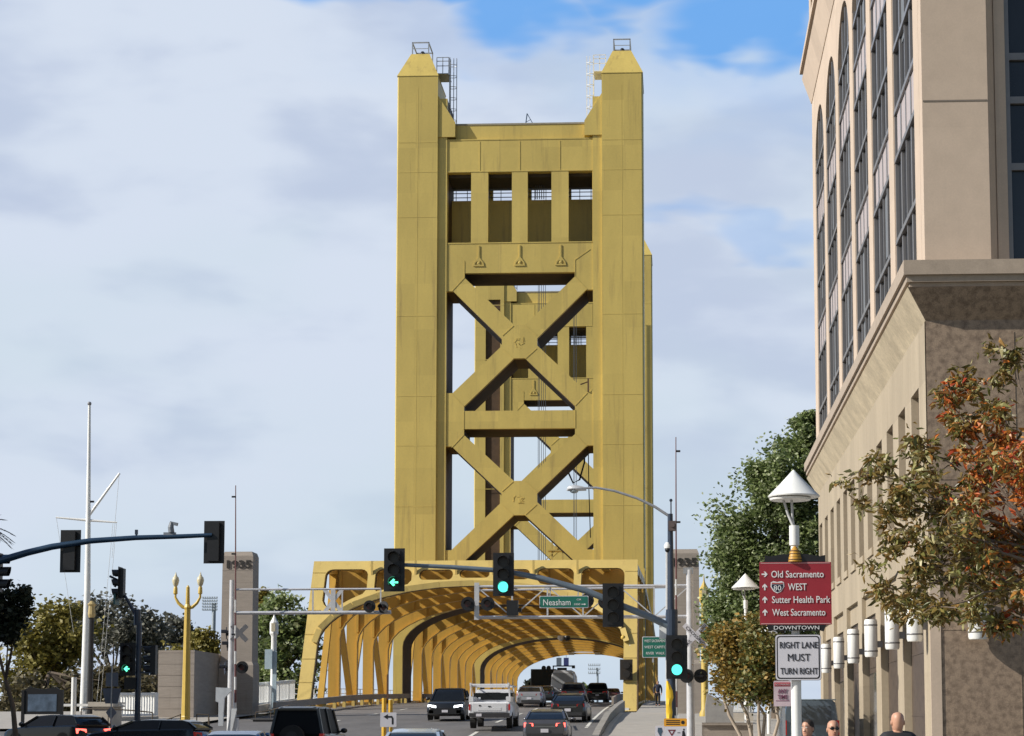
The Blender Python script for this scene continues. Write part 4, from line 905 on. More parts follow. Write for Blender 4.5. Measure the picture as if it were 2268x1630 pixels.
# info board
Yi = 84; a = P(52, 1522, Yi); b = P(136, 1600, Yi); cx = (a.x + b.x) / 2; w = b.x - a.x
s = thing('information_board', 'black framed information board with arched top on the far left', 'notice board', (cx, Yi, rz(Yi)))
zt, zb = P(94, 1528, Yi).z, P(94, 1582, Yi).z
for sx in (-1, 1):
    m = MB(); m.box(cx + sx * w / 2 - .06, cx + sx * w / 2 + .06, Yi - .06, Yi + .06, rz(Yi) - .1, zt); part(s, 'post', m, BLACK, world=True)
m = MB(); m.xz([(cx - w / 2, zb), (cx + w / 2, zb), (cx + w / 2, zt - .05), (cx + w * .35, zt + .12), (cx, zt + .02), (cx - w * .35, zt + .12), (cx - w / 2, zt - .05)], Yi - .03, Yi + .03); part(s, 'frame', m, BLACK, world=True)
m = MB(); m.box(cx - w * .37, cx + w * .37, Yi - .04, Yi - .031, zb + .12, zt - .18); part(s, 'panel', m, mat('map_panel', (.10, .14, .20), .3, 0, .5, 2.5), world=True)
# turn lane sign in the median
c = P(860, 1594, 70); s = sign('turn_lane_sign', 'white square sign with a black left-turn arrow on the median', 'road sign', c, .56, .5, SWHITE)
m = MB(); m.plate([(.12, -.16), (.18, -.16), (.18, .05), (.13, .13), (-.02, .13), (-.02, .19), (-.17, .1), (-.02, .01), (-.02, .07), (.10, .07), (.12, .03)], [], lambda u, v: (u, -.005, v), (0, .004, 0)); part(s, 'arrow', m, BTXT)
m = MB(); m.box(-.025, .025, .013, .05, -1.6, .2); part(s, 'post', m, GREY)
m = MB(); a = P(858, 1545, 88); x = a.x; m.tube([(x - .14, 88, rz(88)), (x - .14, 88, P(0, 1548, 88).z)], .1, 8); m.tube([(x + .14, 88, rz(88)), (x + .14, 88, P(0, 1552, 88).z)], .1, 8)
bl = solo('bollard', 'yellow double bollard on the median behind the turn sign', 'bollard', m, mat('safety_yellow', (.70, .42, .04), .5), (x, 88, rz(88)))
m = MB(); m.box(x - .04, x + .04, 88, 88.1, P(0, 1560, 88).z, P(0, 1496, 88).z); part(bl, 'marker_post', m, mat('rust_brown2', (.10, .05, .03), .7), world=True)
# ------------------------------------------------------------- rail crossing
def crossing(Yc, xp, arm_top, sgn, lb, armx):
    base = rz(Yc)
    t = thing('crossing_signal', lb, 'railway signal', (xp, Yc, base), group='level crossing cantilever signals')
    m = MB(); zt = P(1500, 1262 if sgn > 0 else 1280, Yc).z; m.tube([(xp, Yc, base), (xp, Yc, base + .4), (xp, Yc, zt)], [.2, .16, .13], 12); part(t, 'mast', m, mat('silver_paint', (.62, .62, .64), .35, .3), world=True, smooth=50)
    return t
Yc = 78.0; xp = P(1529, 1500, Yc).x
t = crossing(Yc, xp, 968, 1, 'silver level crossing mast on the right with cantilever truss across the arch', 1495)
a = P(1056, 1290, Yc); zt = P(1300, 1298, Yc).z; zb = P(1300, 1366, Yc).z
m = MB(); m.tube([(a.x, Yc, zt), (xp, Yc, zt)], .05, 8); m.tube([(a.x, Yc, zb), (xp, Yc, zb)], .055, 8)
m.tube([(a.x, Yc + .7, zt - .1), (xp, Yc + .7, zt)], .04, 8); m.tube([(a.x, Yc + .7, zb), (xp, Yc + .7, zb)], .04, 8)
xs = [a.x + (xp - a.x) * i / 6 for i in range(7)]
for i, (p_, q_) in enumerate(zip(xs, xs[1:])):
    m.bar((p_, Yc, zb), (p_, Yc, zt), .06); m.bar((p_, Yc, zb) if i % 2 else (p_, Yc, zt), (q_, Yc, zt) if i % 2 else (q_, Yc, zb), .045)
    m.bar((p_, Yc, zb), (p_, Yc + .7, zb), .04); m.bar((p_, Yc, zt), (p_, Yc + .7, zt), .04)
m.box(a.x - .09, a.x + .09, Yc - .05, Yc + .05, zb - .1, zt + .15); part(t, 'cantilever', m, MATS['silver_paint'], world=True)
for x, y in ((1036, 1337), (1080, 1337), (1300, 1330), (1340, 1333)): flasher(t, P(x, y, Yc - .25))
m = MB(); m.bar(P(1036, 1337, Yc), P(1080, 1337, Yc), .07); part(t, 'crossarm', m, BLACK, world=True)
m = MB(); c = P(1135, 1344, Yc - .2); m.box(c.x - .22, c.x + .22, Yc - .3, Yc, c.z - .32, c.z + .25); m.box(c.x + .2, c.x + .35, Yc - .25, Yc - .1, c.z - .2, c.z - .05); part(t, 'signal_box', m, BLACK, world=True)
def crossbuck(par, c, L=1.15, tx=True, rot=0., mt=None):
    for k, s_ in enumerate((1, -1)):
        m = MB(); d = V((cos(R(45)) * L / 2, 0, s_ * sin(R(45)) * L / 2)); m.bar(V((0, -.02 * k, 0)) - d, V((0, -.02 * k, 0)) + d, .012, .2, up=(0, 1, 0)) if False else m.bar(V((0, -.02 * k, 0)) - d, V((0, -.02 * k, 0)) + d, .2, .012, up=(0, 1, 0))
        p = par; off = V((0, 0, 0))
        while p is not None: off += V(p.location); p = p.parent
        o = part(par, 'crossbuck_board', m, mt or SWHITE, loc=tuple(V(c) - off), rotz=rot)
        if tx and k == 1:
            tt = textmb('CROSSING', 1, L * .86, .11, .02); an = R(45) * s_
            tt = textmb('CROSSING', 1, L * .8, .12, .01); an = -R(45)
            tt.v = [(x * cos(an) - z * sin(an), -.034, x * sin(an) + z * cos(an)) for x, y, z in tt.v]; part(o, 'lettering', tt, BTXT, fix=False)
        if tx and k == 0:
            for tx_, cx_ in (('RAIL', -.33), ('ROAD', .33)):
                tt = textmb(tx_, 1, L * .28, .12, .01); an = R(45)
                tt.v = [((x + cx_ * L) * cos(an) - z * sin(an), -.014, (x + cx_ * L) * sin(an) + z * cos(an)) for x, y, z in tt.v]; part(o, 'lettering', tt, BTXT, fix=False)
crossbuck(t, P(1540, 1408, Yc - .25), 1.2)
flasher(t, P(1521, 1497, Yc - .25)); flasher(t, P(1552, 1497, Yc + .25), pi)
m = MB(); m.bar(P(1516, 1497, Yc), P(1558, 1497, Yc), .07); part(t, 'crossarm', m, BLACK, world=True)
m = MB(); c = P(1519, 1262, Yc); m.box(c.x - .1, c.x + .28, Yc - .1, Yc + .1, c.z - .15, c.z + .08); part(t, 'junction_box', m, GREY, world=True)
def gate(Yg, x, lowy, topy, lb, lamp=-1):
    z0 = P(x, lowy, Yg).z; a = P(x, lowy, Yg); b = P(x - 1 * (1 if lamp > 0 else -1), topy, Yg)
    t = thing('crossing_gate', lb, 'crossing gate', (a.x, Yg, rz(Yg)), group='raised level crossing gates')
    m = MB(); m.box(a.x - .22, a.x + .12, Yg - .15, Yg + .2, rz(Yg) + .0, rz(Yg) + 1.1); part(t, 'mechanism', m, mat('silver_box', (.55, .56, .58), .5), world=True)
    m = MB(); m.loft([[(a.x - .3, Yg - .2, rz(Yg) + .55), (a.x - .1, Yg - .2, rz(Yg) + .5), (a.x - .1, Yg - .1, rz(Yg) + .5), (a.x - .3, Yg - .1, rz(Yg) + .55)], [(a.x - .15, Yg - .2, rz(Yg) + 1.5), (a.x + .1, Yg - .2, rz(Yg) + 1.5), (a.x + .1, Yg - .1, rz(Yg) + 1.5), (a.x - .15, Yg - .1, rz(Yg) + 1.5)]]); part(t, 'counterweight', m, mat('weight_white', (.6, .62, .64), .5), world=True)
    n = 18; zt = b.z; zs = rz(Yg) + 1.2; st = [MB(), MB()]
    for i in range(n):
        za, zb_ = zs + (zt - zs) * i / n, zs + (zt - zs) * (i + 1) / n; xa = a.x + (b.x - a.x) * i / n; xb = a.x + (b.x - a.x) * (i + 1) / n
        r0 = .055 - .035 * i / n; r1 = .055 - .035 * (i + 1) / n
        st[1 if i > n * .45 else i % 2].tube([(xa, Yg, za), (xb, Yg, zb_)], [r0, r1], 6)
    part(t, 'arm', st[1], mat('weathered_red', (.14, .05, .05), .6), world=True); part(t, 'arm_stripes', st[0], mat('arm_white', (.6, .6, .6), .5), world=True)
    for f in (.35, .7, .95):
        z = zs + (zt - zs) * f; m = MB(); xx = a.x + (b.x - a.x) * f; m.box(*sorted((xx, xx + lamp * .17)), Yg - .04, Yg + .04, z - .035, z + .035); part(t, 'arm_lamp', m, BLACK, world=True)
    return t
gate(Yc - .6, 1498, 1560, 968, 'thin raised crossing gate arm rising beside the navy signal pole', 1)
# left crossing mast
Yl = 88.0; xl = P(512, 1500, Yl).x
t2 = crossing(Yl, xl, 1075, -1, 'silver level crossing mast in front of the left pylon with short cantilever', 520)
SIL = MATS['silver_paint']; a = P(866, 1345, Yl); zt = P(700, 1305, Yl).z; zb = P(700, 1357, Yl).z
m = MB(); m.tube([(xl, Yl, zt), (P(843, 1308, Yl).x, Yl, zt)], .045, 8); m.tube([(xl, Yl, zb), (a.x, Yl, zb)], .08, 8)
for x in (693, 758, 843): p_ = P(x, 1330, Yl).x; m.bar((p_, Yl, zb), (p_, Yl, zt), .06)
p_, q_ = P(718, 1330, Yl).x, P(758, 1330, Yl).x; m.bar((p_, Yl, zt), (q_, Yl, zb), .16, .05, up=(0, 1, 0)); m.bar((q_, Yl, zt), (p_, Yl, zb), .16, .05, up=(0, 1, 0)); m.box((p_ + q_) / 2 - .1, (p_ + q_) / 2 + .1, Yl - .05, Yl, zb, zt)
part(t2, 'cantilever', m, SIL, world=True)
flasher(t2, P(818, 1343, Yl - .3)); flasher(t2, P(848, 1345, Yl - .3), R(-30)); flasher(t2, P(536, 1478, Yl - .3)); flasher(t2, P(497, 1480, Yl + .2), R(-70)); flasher(t2, P(500, 1402, Yl + .2), R(-80)); flasher(t2, P(502, 1428, Yl + .2), R(-80))
crossbuck(t2, P(530, 1402, Yl - .25), .95, False, R(25), mat('worn_white', (.42, .42, .43), .6))
gate(Yl - .7, 521, 1600, 1075, 'thin raised crossing gate arm in front of the left 1935 pylon', -1)
m = MB(); c = P(492, 1530, Yl - 1)
m.xz([(c.x - .28, c.z + .15), (c.x + .3, c.z + .12), (c.x + .42, c.z + .02), (c.x + .1, c.z - .3), (c.x + .06, c.z - 1.0), (c.x + .05, c.z - 1.5), (c.x - .15, c.z - 1.5), (c.x - .15, c.z - .5), (c.x - .28, c.z - .45)], Yl - 1.0, Yl - .85)
gb = solo('gate_motor', 'pale grey gate motor housing with side arm at the foot of the left crossing mast', 'machinery', m, mat('pale_grey_enamel', (.50, .53, .57), .4), (c.x, Yl - 1, rz(87)))
# ------------------------------------------------------------- wayfinding post with cone lamp
def cone_lamp(x, Y, zc, lb, r=.435, k=1.):
    t = thing('street_lamp', lb, 'street lamp', (x, Y, rz(Y)), group='white cone topped street lamps')
    m = MB(); m.tube([(x, Y, rz(Y)), (x, Y, rz(Y) + 2.6), (x, Y, rz(Y) + 2.61), (x, Y, zc - .75)], [.085, .085, .068, .06], 16); part(t, 'pole', m, WHITE, world=True, smooth=40)
    m = MB(); m.tube([(x, Y, zc - .95), (x, Y, zc - .62)], .085, 14); part(t, 'collar', m, WHITE, world=True, smooth=40)
    for dx, s_ in ((-.13, 1), (.03, 1)):
        m = MB(); m.tube([(x + .0 * dx, Y + (.1 if dx > 0 else -.05), zc - .68), (x - .04 + dx * .4, Y, zc - .45), (x - .07 + dx, Y, zc - .1)], .022, 8); part(t, 'strut', m, mat('lamp_strut', (.45, .45, .45), .5), world=True)
    m = MB(); m.lathe((x, Y, zc - .12), [(r * .98, -.02), (r, 0), (r * .5, r * .5 - .0), (.01, r * 1.02)], 28); s = part(t, 'cone_shade', m, WHITE, world=True, smooth=35)
    m = MB(); m.lathe((x - .06, Y, zc - .19), [(r * .78, 0), (r * .8, .03), (r * .7, .05)], 24); part(t, 'reflector_ring', m, WHITE, world=True, smooth=35)
    return t
YN = 34.0; xn = P(1763, 1500, YN).x
cone_lamp(xn, YN, P(1757, 1083, YN).z, 'white cone topped lamp on the post that carries the red wayfinding sign')
Yk = 81.0; cone_lamp(P(1651, 1300, Yk).x, Yk, P(1651, 1295, Yk).z, 'smaller white cone topped lamp above the little autumn tree', .56)
Yk = 92.0; cone_lamp(P(1700, 1300, Yk).x, Yk, P(1700, 1396, Yk).z, 'farthest white cone topped lamp, mostly hidden behind the red sign')
c = P(1762, 1314, YN - .12); s = sign('wayfinding_sign', 'crimson wayfinding sign with white arrows and place names above the lane sign', 'direction sign', c, 1.19, 1.045, SRED, .03, rad=.01)
for z_ in (.505, -.505): part(s, 'edge_line', MB().box(-.575, .575, -.004, -.001, z_ - .006, z_ + .006), mat('pink_line', (.6, .35, .35), .5))
for i, (tx, w, cx) in enumerate((('Old Sacramento', .87, .035), ('WEST', .31, .03), ('Sutter Health Park', .965, .09), ('West Sacramento', .88, .05))):
    z = .32 - i * .212; text(s, tx, (cx, -.006, z), w, .115, world=False, bold=.006)
    m = MB()
    if i == 0: m.plate([(-.56, .012), (-.5, .012), (-.525, .045), (-.5, .045), (-.46, 0), (-.5, -.045), (-.525, -.045), (-.5, -.012), (-.56, -.012)], [], lambda u, v: (u, -.006, z + v), (0, .004, 0))
    else: m.plate([(-.522, -.055), (-.522, .012), (-.55, -.015), (-.55, .012), (-.51, .055), (-.47, .012), (-.47, -.015), (-.498, .012), (-.498, -.055)], [], lambda u, v: (u, -.006, z + v), (0, .004, 0))
    part(s, 'arrow', m, LTXT)
z = .108; hx = -.3
shp = lambda k: [(hx - .1 * k, z + .07 * k), (hx - .06 * k, z + .09 * k), (hx, z + .075 * k), (hx + .06 * k, z + .09 * k), (hx + .1 * k, z + .07 * k), (hx + .105 * k, z), (hx + .06 * k, z - .07 * k), (hx, z - .1 * k), (hx - .06 * k, z - .07 * k), (hx - .105 * k, z)]
m = MB(); m.plate(shp(1.08), [], lambda u, v: (u, -.005, v), (0, .003, 0)); sh = part(s, 'route_shield', m, LTXT)
m = MB(); m.plate([p for p in shp(.93) if p[1] < z + .05] + [(hx + .095, z + .045), (hx - .095, z + .045)][::1], [], lambda u, v: (u, -.008, v), (0, .002, 0))
m = MB(); m.plate([(hx - .095, z + .04), (hx + .095, z + .04), (hx + .095, z), (hx + .055, z - .062), (hx, z - .09), (hx - .055, z - .062), (hx - .095, z)], [], lambda u, v: (u, -.0085, v), (0, .002, 0)); part(sh, 'shield_field', m, mat('navy_field', (.01, .015, .04), .5))
text(sh, '80', (hx, -.0105, z - .018), .125, .085, world=False)
m = MB(); m.plate([(hx - .095, z + .048), (hx + .095, z + .048), (hx + .09, z + .072), (hx, z + .066), (hx - .09, z + .072)], [], lambda u, v: (u, -.0085, v), (0, .002, 0)); part(sh, 'shield_band', m, mat('faded_red', (.4, .08, .08), .5))
m = MB(); m.xz([(-.5, .524), (.5, .524), (.5, .64), (.42, .62), (.2, .655), (-.2, .655), (-.42, .62), (-.5, .64)], 0, .03); part(s, 'header', m, BLACK)
m = MB(); m.xz([(-.48, -.524), (.5, -.524), (.46, -.635), (.4, -.62), (-.38, -.62), (-.45, -.635)], -.003, .027); ft = part(s, 'footer', m, BLACK)
text(ft, 'DOWNTOWN', (.01, -.007, -.572), .75, .062, world=False)
m = MB(); m.lathe((.0, .05, .53), [(.125, 0), (.115, .08), (.085, .17), (.03, .25), (.004, .262)], 18); dm = part(s, 'golden_dome', m, mat('ochre_dome', (.50, .26, .03), .5), smooth=30)
for k in range(4):
    m = MB(); m.lathe((0, .05, .555 + k * .05), [(.127 - k * .012, 0), (.129 - k * .013, .006), (.124 - k * .014, .014)], 18); part(dm, 'dark_band', m, mat('dome_band', (.10, .05, .02), .6))
c = P(1768, 1456, YN - .12); s = sign('lane_sign', 'white square sign reading RIGHT LANE MUST TURN RIGHT', 'road sign', c, .76, .76, BTXT, rad=.05)
m = MB(); m.xz(rc(-.375, .375, -.375, .375, .05, 4), -.004, .0); part(s, 'border', m, SWHITE)
m = MB(); m.xz(rc(-.355, .355, -.355, .355, .05, 4), -.006, -.0045); part(s, 'border_line', m, BTXT)
m = MB(); m.xz(rc(-.335, .335, -.335, .335, .04, 4), -.008, -.0065); part(s, 'face', m, SWHITE)
text(s, 'RIGHT LANE', (.01, -.0115, .205), .63, .105, BTXT, False, bold=.004); text(s, 'MUST', (.01, -.0115, 0), .37, .12, BTXT, False); text(s, 'TURN RIGHT', (.01, -.0115, -.225), .62, .105, BTXT, False, bold=.004)
c = P(1733, 1536, 37.0); s = sign('parking_sign', 'small pale pink sign with red heading reading ANY TIME', 'parking sign', c, .315, .46, mat('faded_pink', (.55, .44, .48), .5), rad=.02)
m = MB(); m.box(-.145, .145, -.004, -.001, .13, .20); part(s, 'red_heading', m, mat('heading_red', (.42, .05, .07), .5))
MAU = mat('mauve_lettering', (.20, .06, .12), .5)
text(s, 'NO PARKING', (0, -.008, .165), .26, .035, mat('pale_lettering', (.6, .45, .48), .5), False); text(s, 'ANY', (0, -.008, .045), .17, .075, MAU, False, bold=.006); text(s, 'TIME', (0, -.008, -.06), .18, .075, MAU, False, bold=.006)
m = MB(); m.box(-.12, .12, -.005, -.002, -.135, -.125); part(s, 'rule', m, MAU)
m = MB(); m.box(.0, .05, .014, .05, -2.4, .2); part(s, 'post', m, GREY)
# ------------------------------------------------------------- flagpole and lamps on the left
Yf = 130.0; a = P(184, 1575, Yf); b = P(198, 898, Yf)
t = thing('flagpole', 'tall white nautical flagpole with yardarm and gaff on the left', 'flagpole', (a.x, Yf, rz(Yf)))
m = MB(); m.tube([(a.x, Yf, rz(Yf) - 1), (a.x + .1, Yf, rz(Yf) + 8), (b.x, Yf, b.z)], [.24, .2, .085], 14); part(t, 'pole', m, WHITE, world=True, smooth=50)
m = MB(); m.sphere((b.x, Yf, b.z + .12), .14, 10); part(t, 'ball', m, mat('ball_grey', (.25, .25, .27), .4), world=True, smooth=50)
m = MB(); m.tube([P(124, 1146, Yf), P(192, 1152, Yf), P(259, 1157, Yf)], [.05, .09, .05], 10); part(t, 'yardarm', m, WHITE, world=True, smooth=50)
m = MB(); m.tube([P(193, 1147, Yf), P(265, 1048, Yf)], [.1, .07], 10); part(t, 'gaff', m, WHITE, world=True, smooth=50)
for q1, q2 in (((264, 1050), (248, 1235)), ((125, 1148), (163, 1400)), ((258, 1160), (222, 1560)), ((250, 1160), (214, 1560))):
    m = MB(); m.tube([P(*q1, Yf - .1), P(*q2, Yf - .1)], .012, 4); part(t, 'halyard', m, mat('pale_rope', (.45, .45, .45), .8), world=True)
m = MB(); c = P(200, 1111, Yf); m.box(c.x - .1, c.x + .25, Yf - .05, Yf + .05, c.z - .06, c.z + .06); part(t, 'pulley', m, BLACK, world=True)
Yd = 90.0; xd = P(411, 1600, Yd).x
t = thing('street_lamp', 'ornate yellow double armed lamp post in front of the concrete block wall', 'street lamp', (xd, Yd, rz(Yd)))
YEL = mat('mustard_paint', (.58, .40, .075), .45, 0, .08, 2)
z0 = rz(Yd); zt = P(412, 1296, Yd).z - z0
m = MB(); m.lathe((0, 0, 0), [(.36, 0), (.36, .18), (.27, .3), (.22, .45), (.24, .5), (.22, .55), (.2, 1.0), (.215, 1.03), (.2, 1.07), (.14, zt - 1.1), (.17, zt - 1.0), (.1, zt - .85), (.08, zt - .1), (.02, zt)], 8); part(t, 'post', m, YEL)
CRM = mat('cream_globe', (.62, .55, .36), .4)
for sx in (-1, 1):
    m = MB(); m.tube([(0, 0, zt - 1.05), (sx * .22, 0, zt - .98), (sx * .42, 0, zt - .8), (sx * .56, 0, zt - .55), (sx * .56, 0, zt - .42)], [.07, .08, .07, .055, .05], 8); part(t, 'arm', m, YEL, smooth=50)
    m = MB(); m.lathe((sx * .56, 0, zt - .42), [(.05, 0), (.1, .04), (.09, .3), (.06, .36)], 10); part(t, 'lamp_neck', m, YEL, smooth=40)
    m = MB(); m.lathe((sx * .56, 0, zt - .07), [(.06, 0), (.12, .1), (.165, .28), (.13, .42), (.08, .46), (.04, .55), (.01, .66)], 12); part(t, 'globe', m, CRM, smooth=40)
def bridge_lamp(x, Y, ztop, lb, m_=WHITE, grp='lantern lamp posts along the bridge'):
    t = thing('street_lamp', lb, 'street lamp', (x, Y, rz(Y)), group=grp); h = ztop - rz(Y)
    m = MB(); m.lathe((0, 0, 0), [(.3, 0), (.3, .3), (.2, .5), (.17, h - 1.7), (.2, h - 1.6)], 12); part(t, 'post', m, m_, smooth=40)
    m = MB(); m.lathe((0, 0, h - 1.6), [(.2, 0), (.27, .12), (.27, .8), (.2, .9), (.14, 1.0), (.05, 1.2), (.01, 1.6)], 8); l = part(t, 'lantern', m, m_)
    m = MB(); m.box(-.12, .12, -.275, -.255, h - 1.35, h - .85); part(l, 'pane', m, mat('lantern_pane', (.5, .45, .33), .3)); return t
bridge_lamp(P(607, 1400, 124).x, 124, P(607, 1350, 124).z, 'white lantern lamp post between the left pylon and the portal')
t_ = bridge_lamp(P(1560, 1400, 112).x, 112, P(1560, 1272, 112).z, 'gold lantern lamp post right of the right pylon, against the trees', mat('lantern_gold', (.5, .36, .08), .5))
m = MB(); c = P(596, 1460, 123.5); m.box(c.x - .25, c.x + .2, 123.4, 123.55, c.z - .6, c.z + .6); m.box(c.x + .2, c.x + .45, 123.55, 123.65, rz(123), c.z + .5)
solo('notice_panel', 'pale blue notice panel edge-on beside the white lantern post', 'sign', m, mat('pale_blue_panel', (.40, .50, .56), .5), (c.x, 123.5, rz(123)))
t = thing('street_lamp', 'dark lamp post with a gold cap behind the flagpole', 'street lamp', (P(200, 1500, 120).x, 120, rz(120))); h = P(200, 1335, 120).z - rz(120)
m = MB(); m.lathe((0, 0, 0), [(.3, 0), (.2, .5), (.15, h - 1), (.2, h - .9)], 10); part(t, 'post', m, BLACK); m = MB(); m.lathe((0, 0, h - .9), [(.18, 0), (.24, .2), (.2, .7), (.28, .8), (.1, 1.0)], 10); part(t, 'lantern', m, mat('dull_gold', (.42, .32, .14), .5))
m = MB(); a = P(162, 1600, 96); m.tube([(a.x, 96, rz(96)), (a.x, 96, P(162, 1500, 96).z)], .12, 10); m.bar((a.x - 1, 96, P(0, 1562, 96).z), (a.x + 2.5, 96, P(0, 1562, 96).z), .12)
solo('pipe_gate', 'white pipe post with a crossbar beside the flagpole foot', 'gate', m, WHITE, (a.x, 96, rz(96)))
# stadium light masts
for (x, yt, yb, Y, n, wd, lb) in ((465, 1335, 1520, 300, 5, 33, 'stadium floodlight mast left of the left pylon'), (1316, 1479, 1530, 420, 3, 26, 'far stadium floodlight mast seen through the end of the bridge')):
    c = P(x, yt, Y); t = thing('floodlight_mast', lb, 'floodlight mast', (c.x, Y, rz(Y)), group='stadium floodlights beyond the river'); wm = wd * Y / FPX
    m = MB(); m.tube([(c.x + wm * .28, Y, rz(Y)), (c.x + wm * .28, Y, c.z)], .3 if n > 3 else .22, 8); part(t, 'mast', m, mat('haze_grey', (.32, .37, .42), .6), world=True)
    m = MB()
    for i in range(n):
        zz = c.z + (i - n / 2) * wm / n * 1.0; m.box(c.x - wm / 2, c.x + wm / 2, Y - .1, Y + .1, zz - .05, zz + .05)
        for k in range(7): m.box(c.x - wm / 2 + wm * k / 6.3, c.x - wm / 2 + wm * k / 6.3 + wm * .07, Y - .4, Y, zz, zz + wm / n * .55)
    part(t, 'lamp_bank', m, mat('haze_grey2', (.45, .5, .54), .6), world=True)
# signals and fittings on the bridge itself
Yp = YB(5) - .5; c = P(1387, 1483, Yp)
t = thing('lane_signal', 'dark two lamp signal box fixed to the right leg of the portal', 'traffic signal', (c.x, Yp, c.z)); m = MB(); m.box(-.42, .42, 0, .3, -.68, .68); part(t, 'housing', m, mat('dark_brown_housing', (.03, .022, .015), .6))
for z in (.3, -.3):
    m = MB(); m.tube([(0, -.12, z), (0, .01, z)], .24, 16); part(t, 'lens', m, DARKL)
Yq = YB(8) - .4
for x, y, r_, m_ in ((1395, 1432, .2, WHITE), (1393, 1464, .22, mat('rust_red', (.16, .05, .03), .6)), (1380, 1412, .16, YEL)):
    c = P(x, y, Yq); m = MB(); m.sphere((c.x, Yq, c.z), r_, 8); m.bar((c.x, Yq, c.z), (c.x + .3, Yq + .5, c.z), .08)
    solo('wall_light', {1432: 'small white lamp high on the right portal leg', 1464: 'small rust red lamp on the right portal leg', 1412: 'small yellow lamp at the arch shoulder of the right portal leg'}[y], 'lamp', m, m_, (c.x, Yq, c.z), smooth=50)
for x, m_, lb in ((1238, mat('grey_lane_panel', (.12, .15, .19), .5), 'grey lane control panel hanging beyond the bridge'), (1254, mat('blue_lane_panel', (.03, .04, .15), .5), 'dark blue lane control panel hanging beyond the bridge')):
    c = P(x, 1466, 340); m = MB(); m.box(c.x - .42, c.x + .42, 340, 340.2, c.z - .7, c.z + .7); m.box(c.x - .03, c.x + .03, 340.05, 340.1, c.z + .7, c.z + 2.2); solo('hanging_sign', lb, 'road sign', m, m_, (c.x, 340, c.z))
for x, lb, m_ in ((1242, 'round lamp with white lens under the far arch, left one', WHITE), (1256, 'round dark lamp under the far arch, right one', BLACK)):
    c = P(x, 1412, 247); m = MB(); m.sphere((c.x, 247, c.z), .42, 8); m.box(c.x - .05, c.x + .05, 247, 247.1, c.z, c.z + 1.2); solo('navigation_lamp', lb, 'lamp', m, m_, (c.x, 247, c.z), smooth=50)
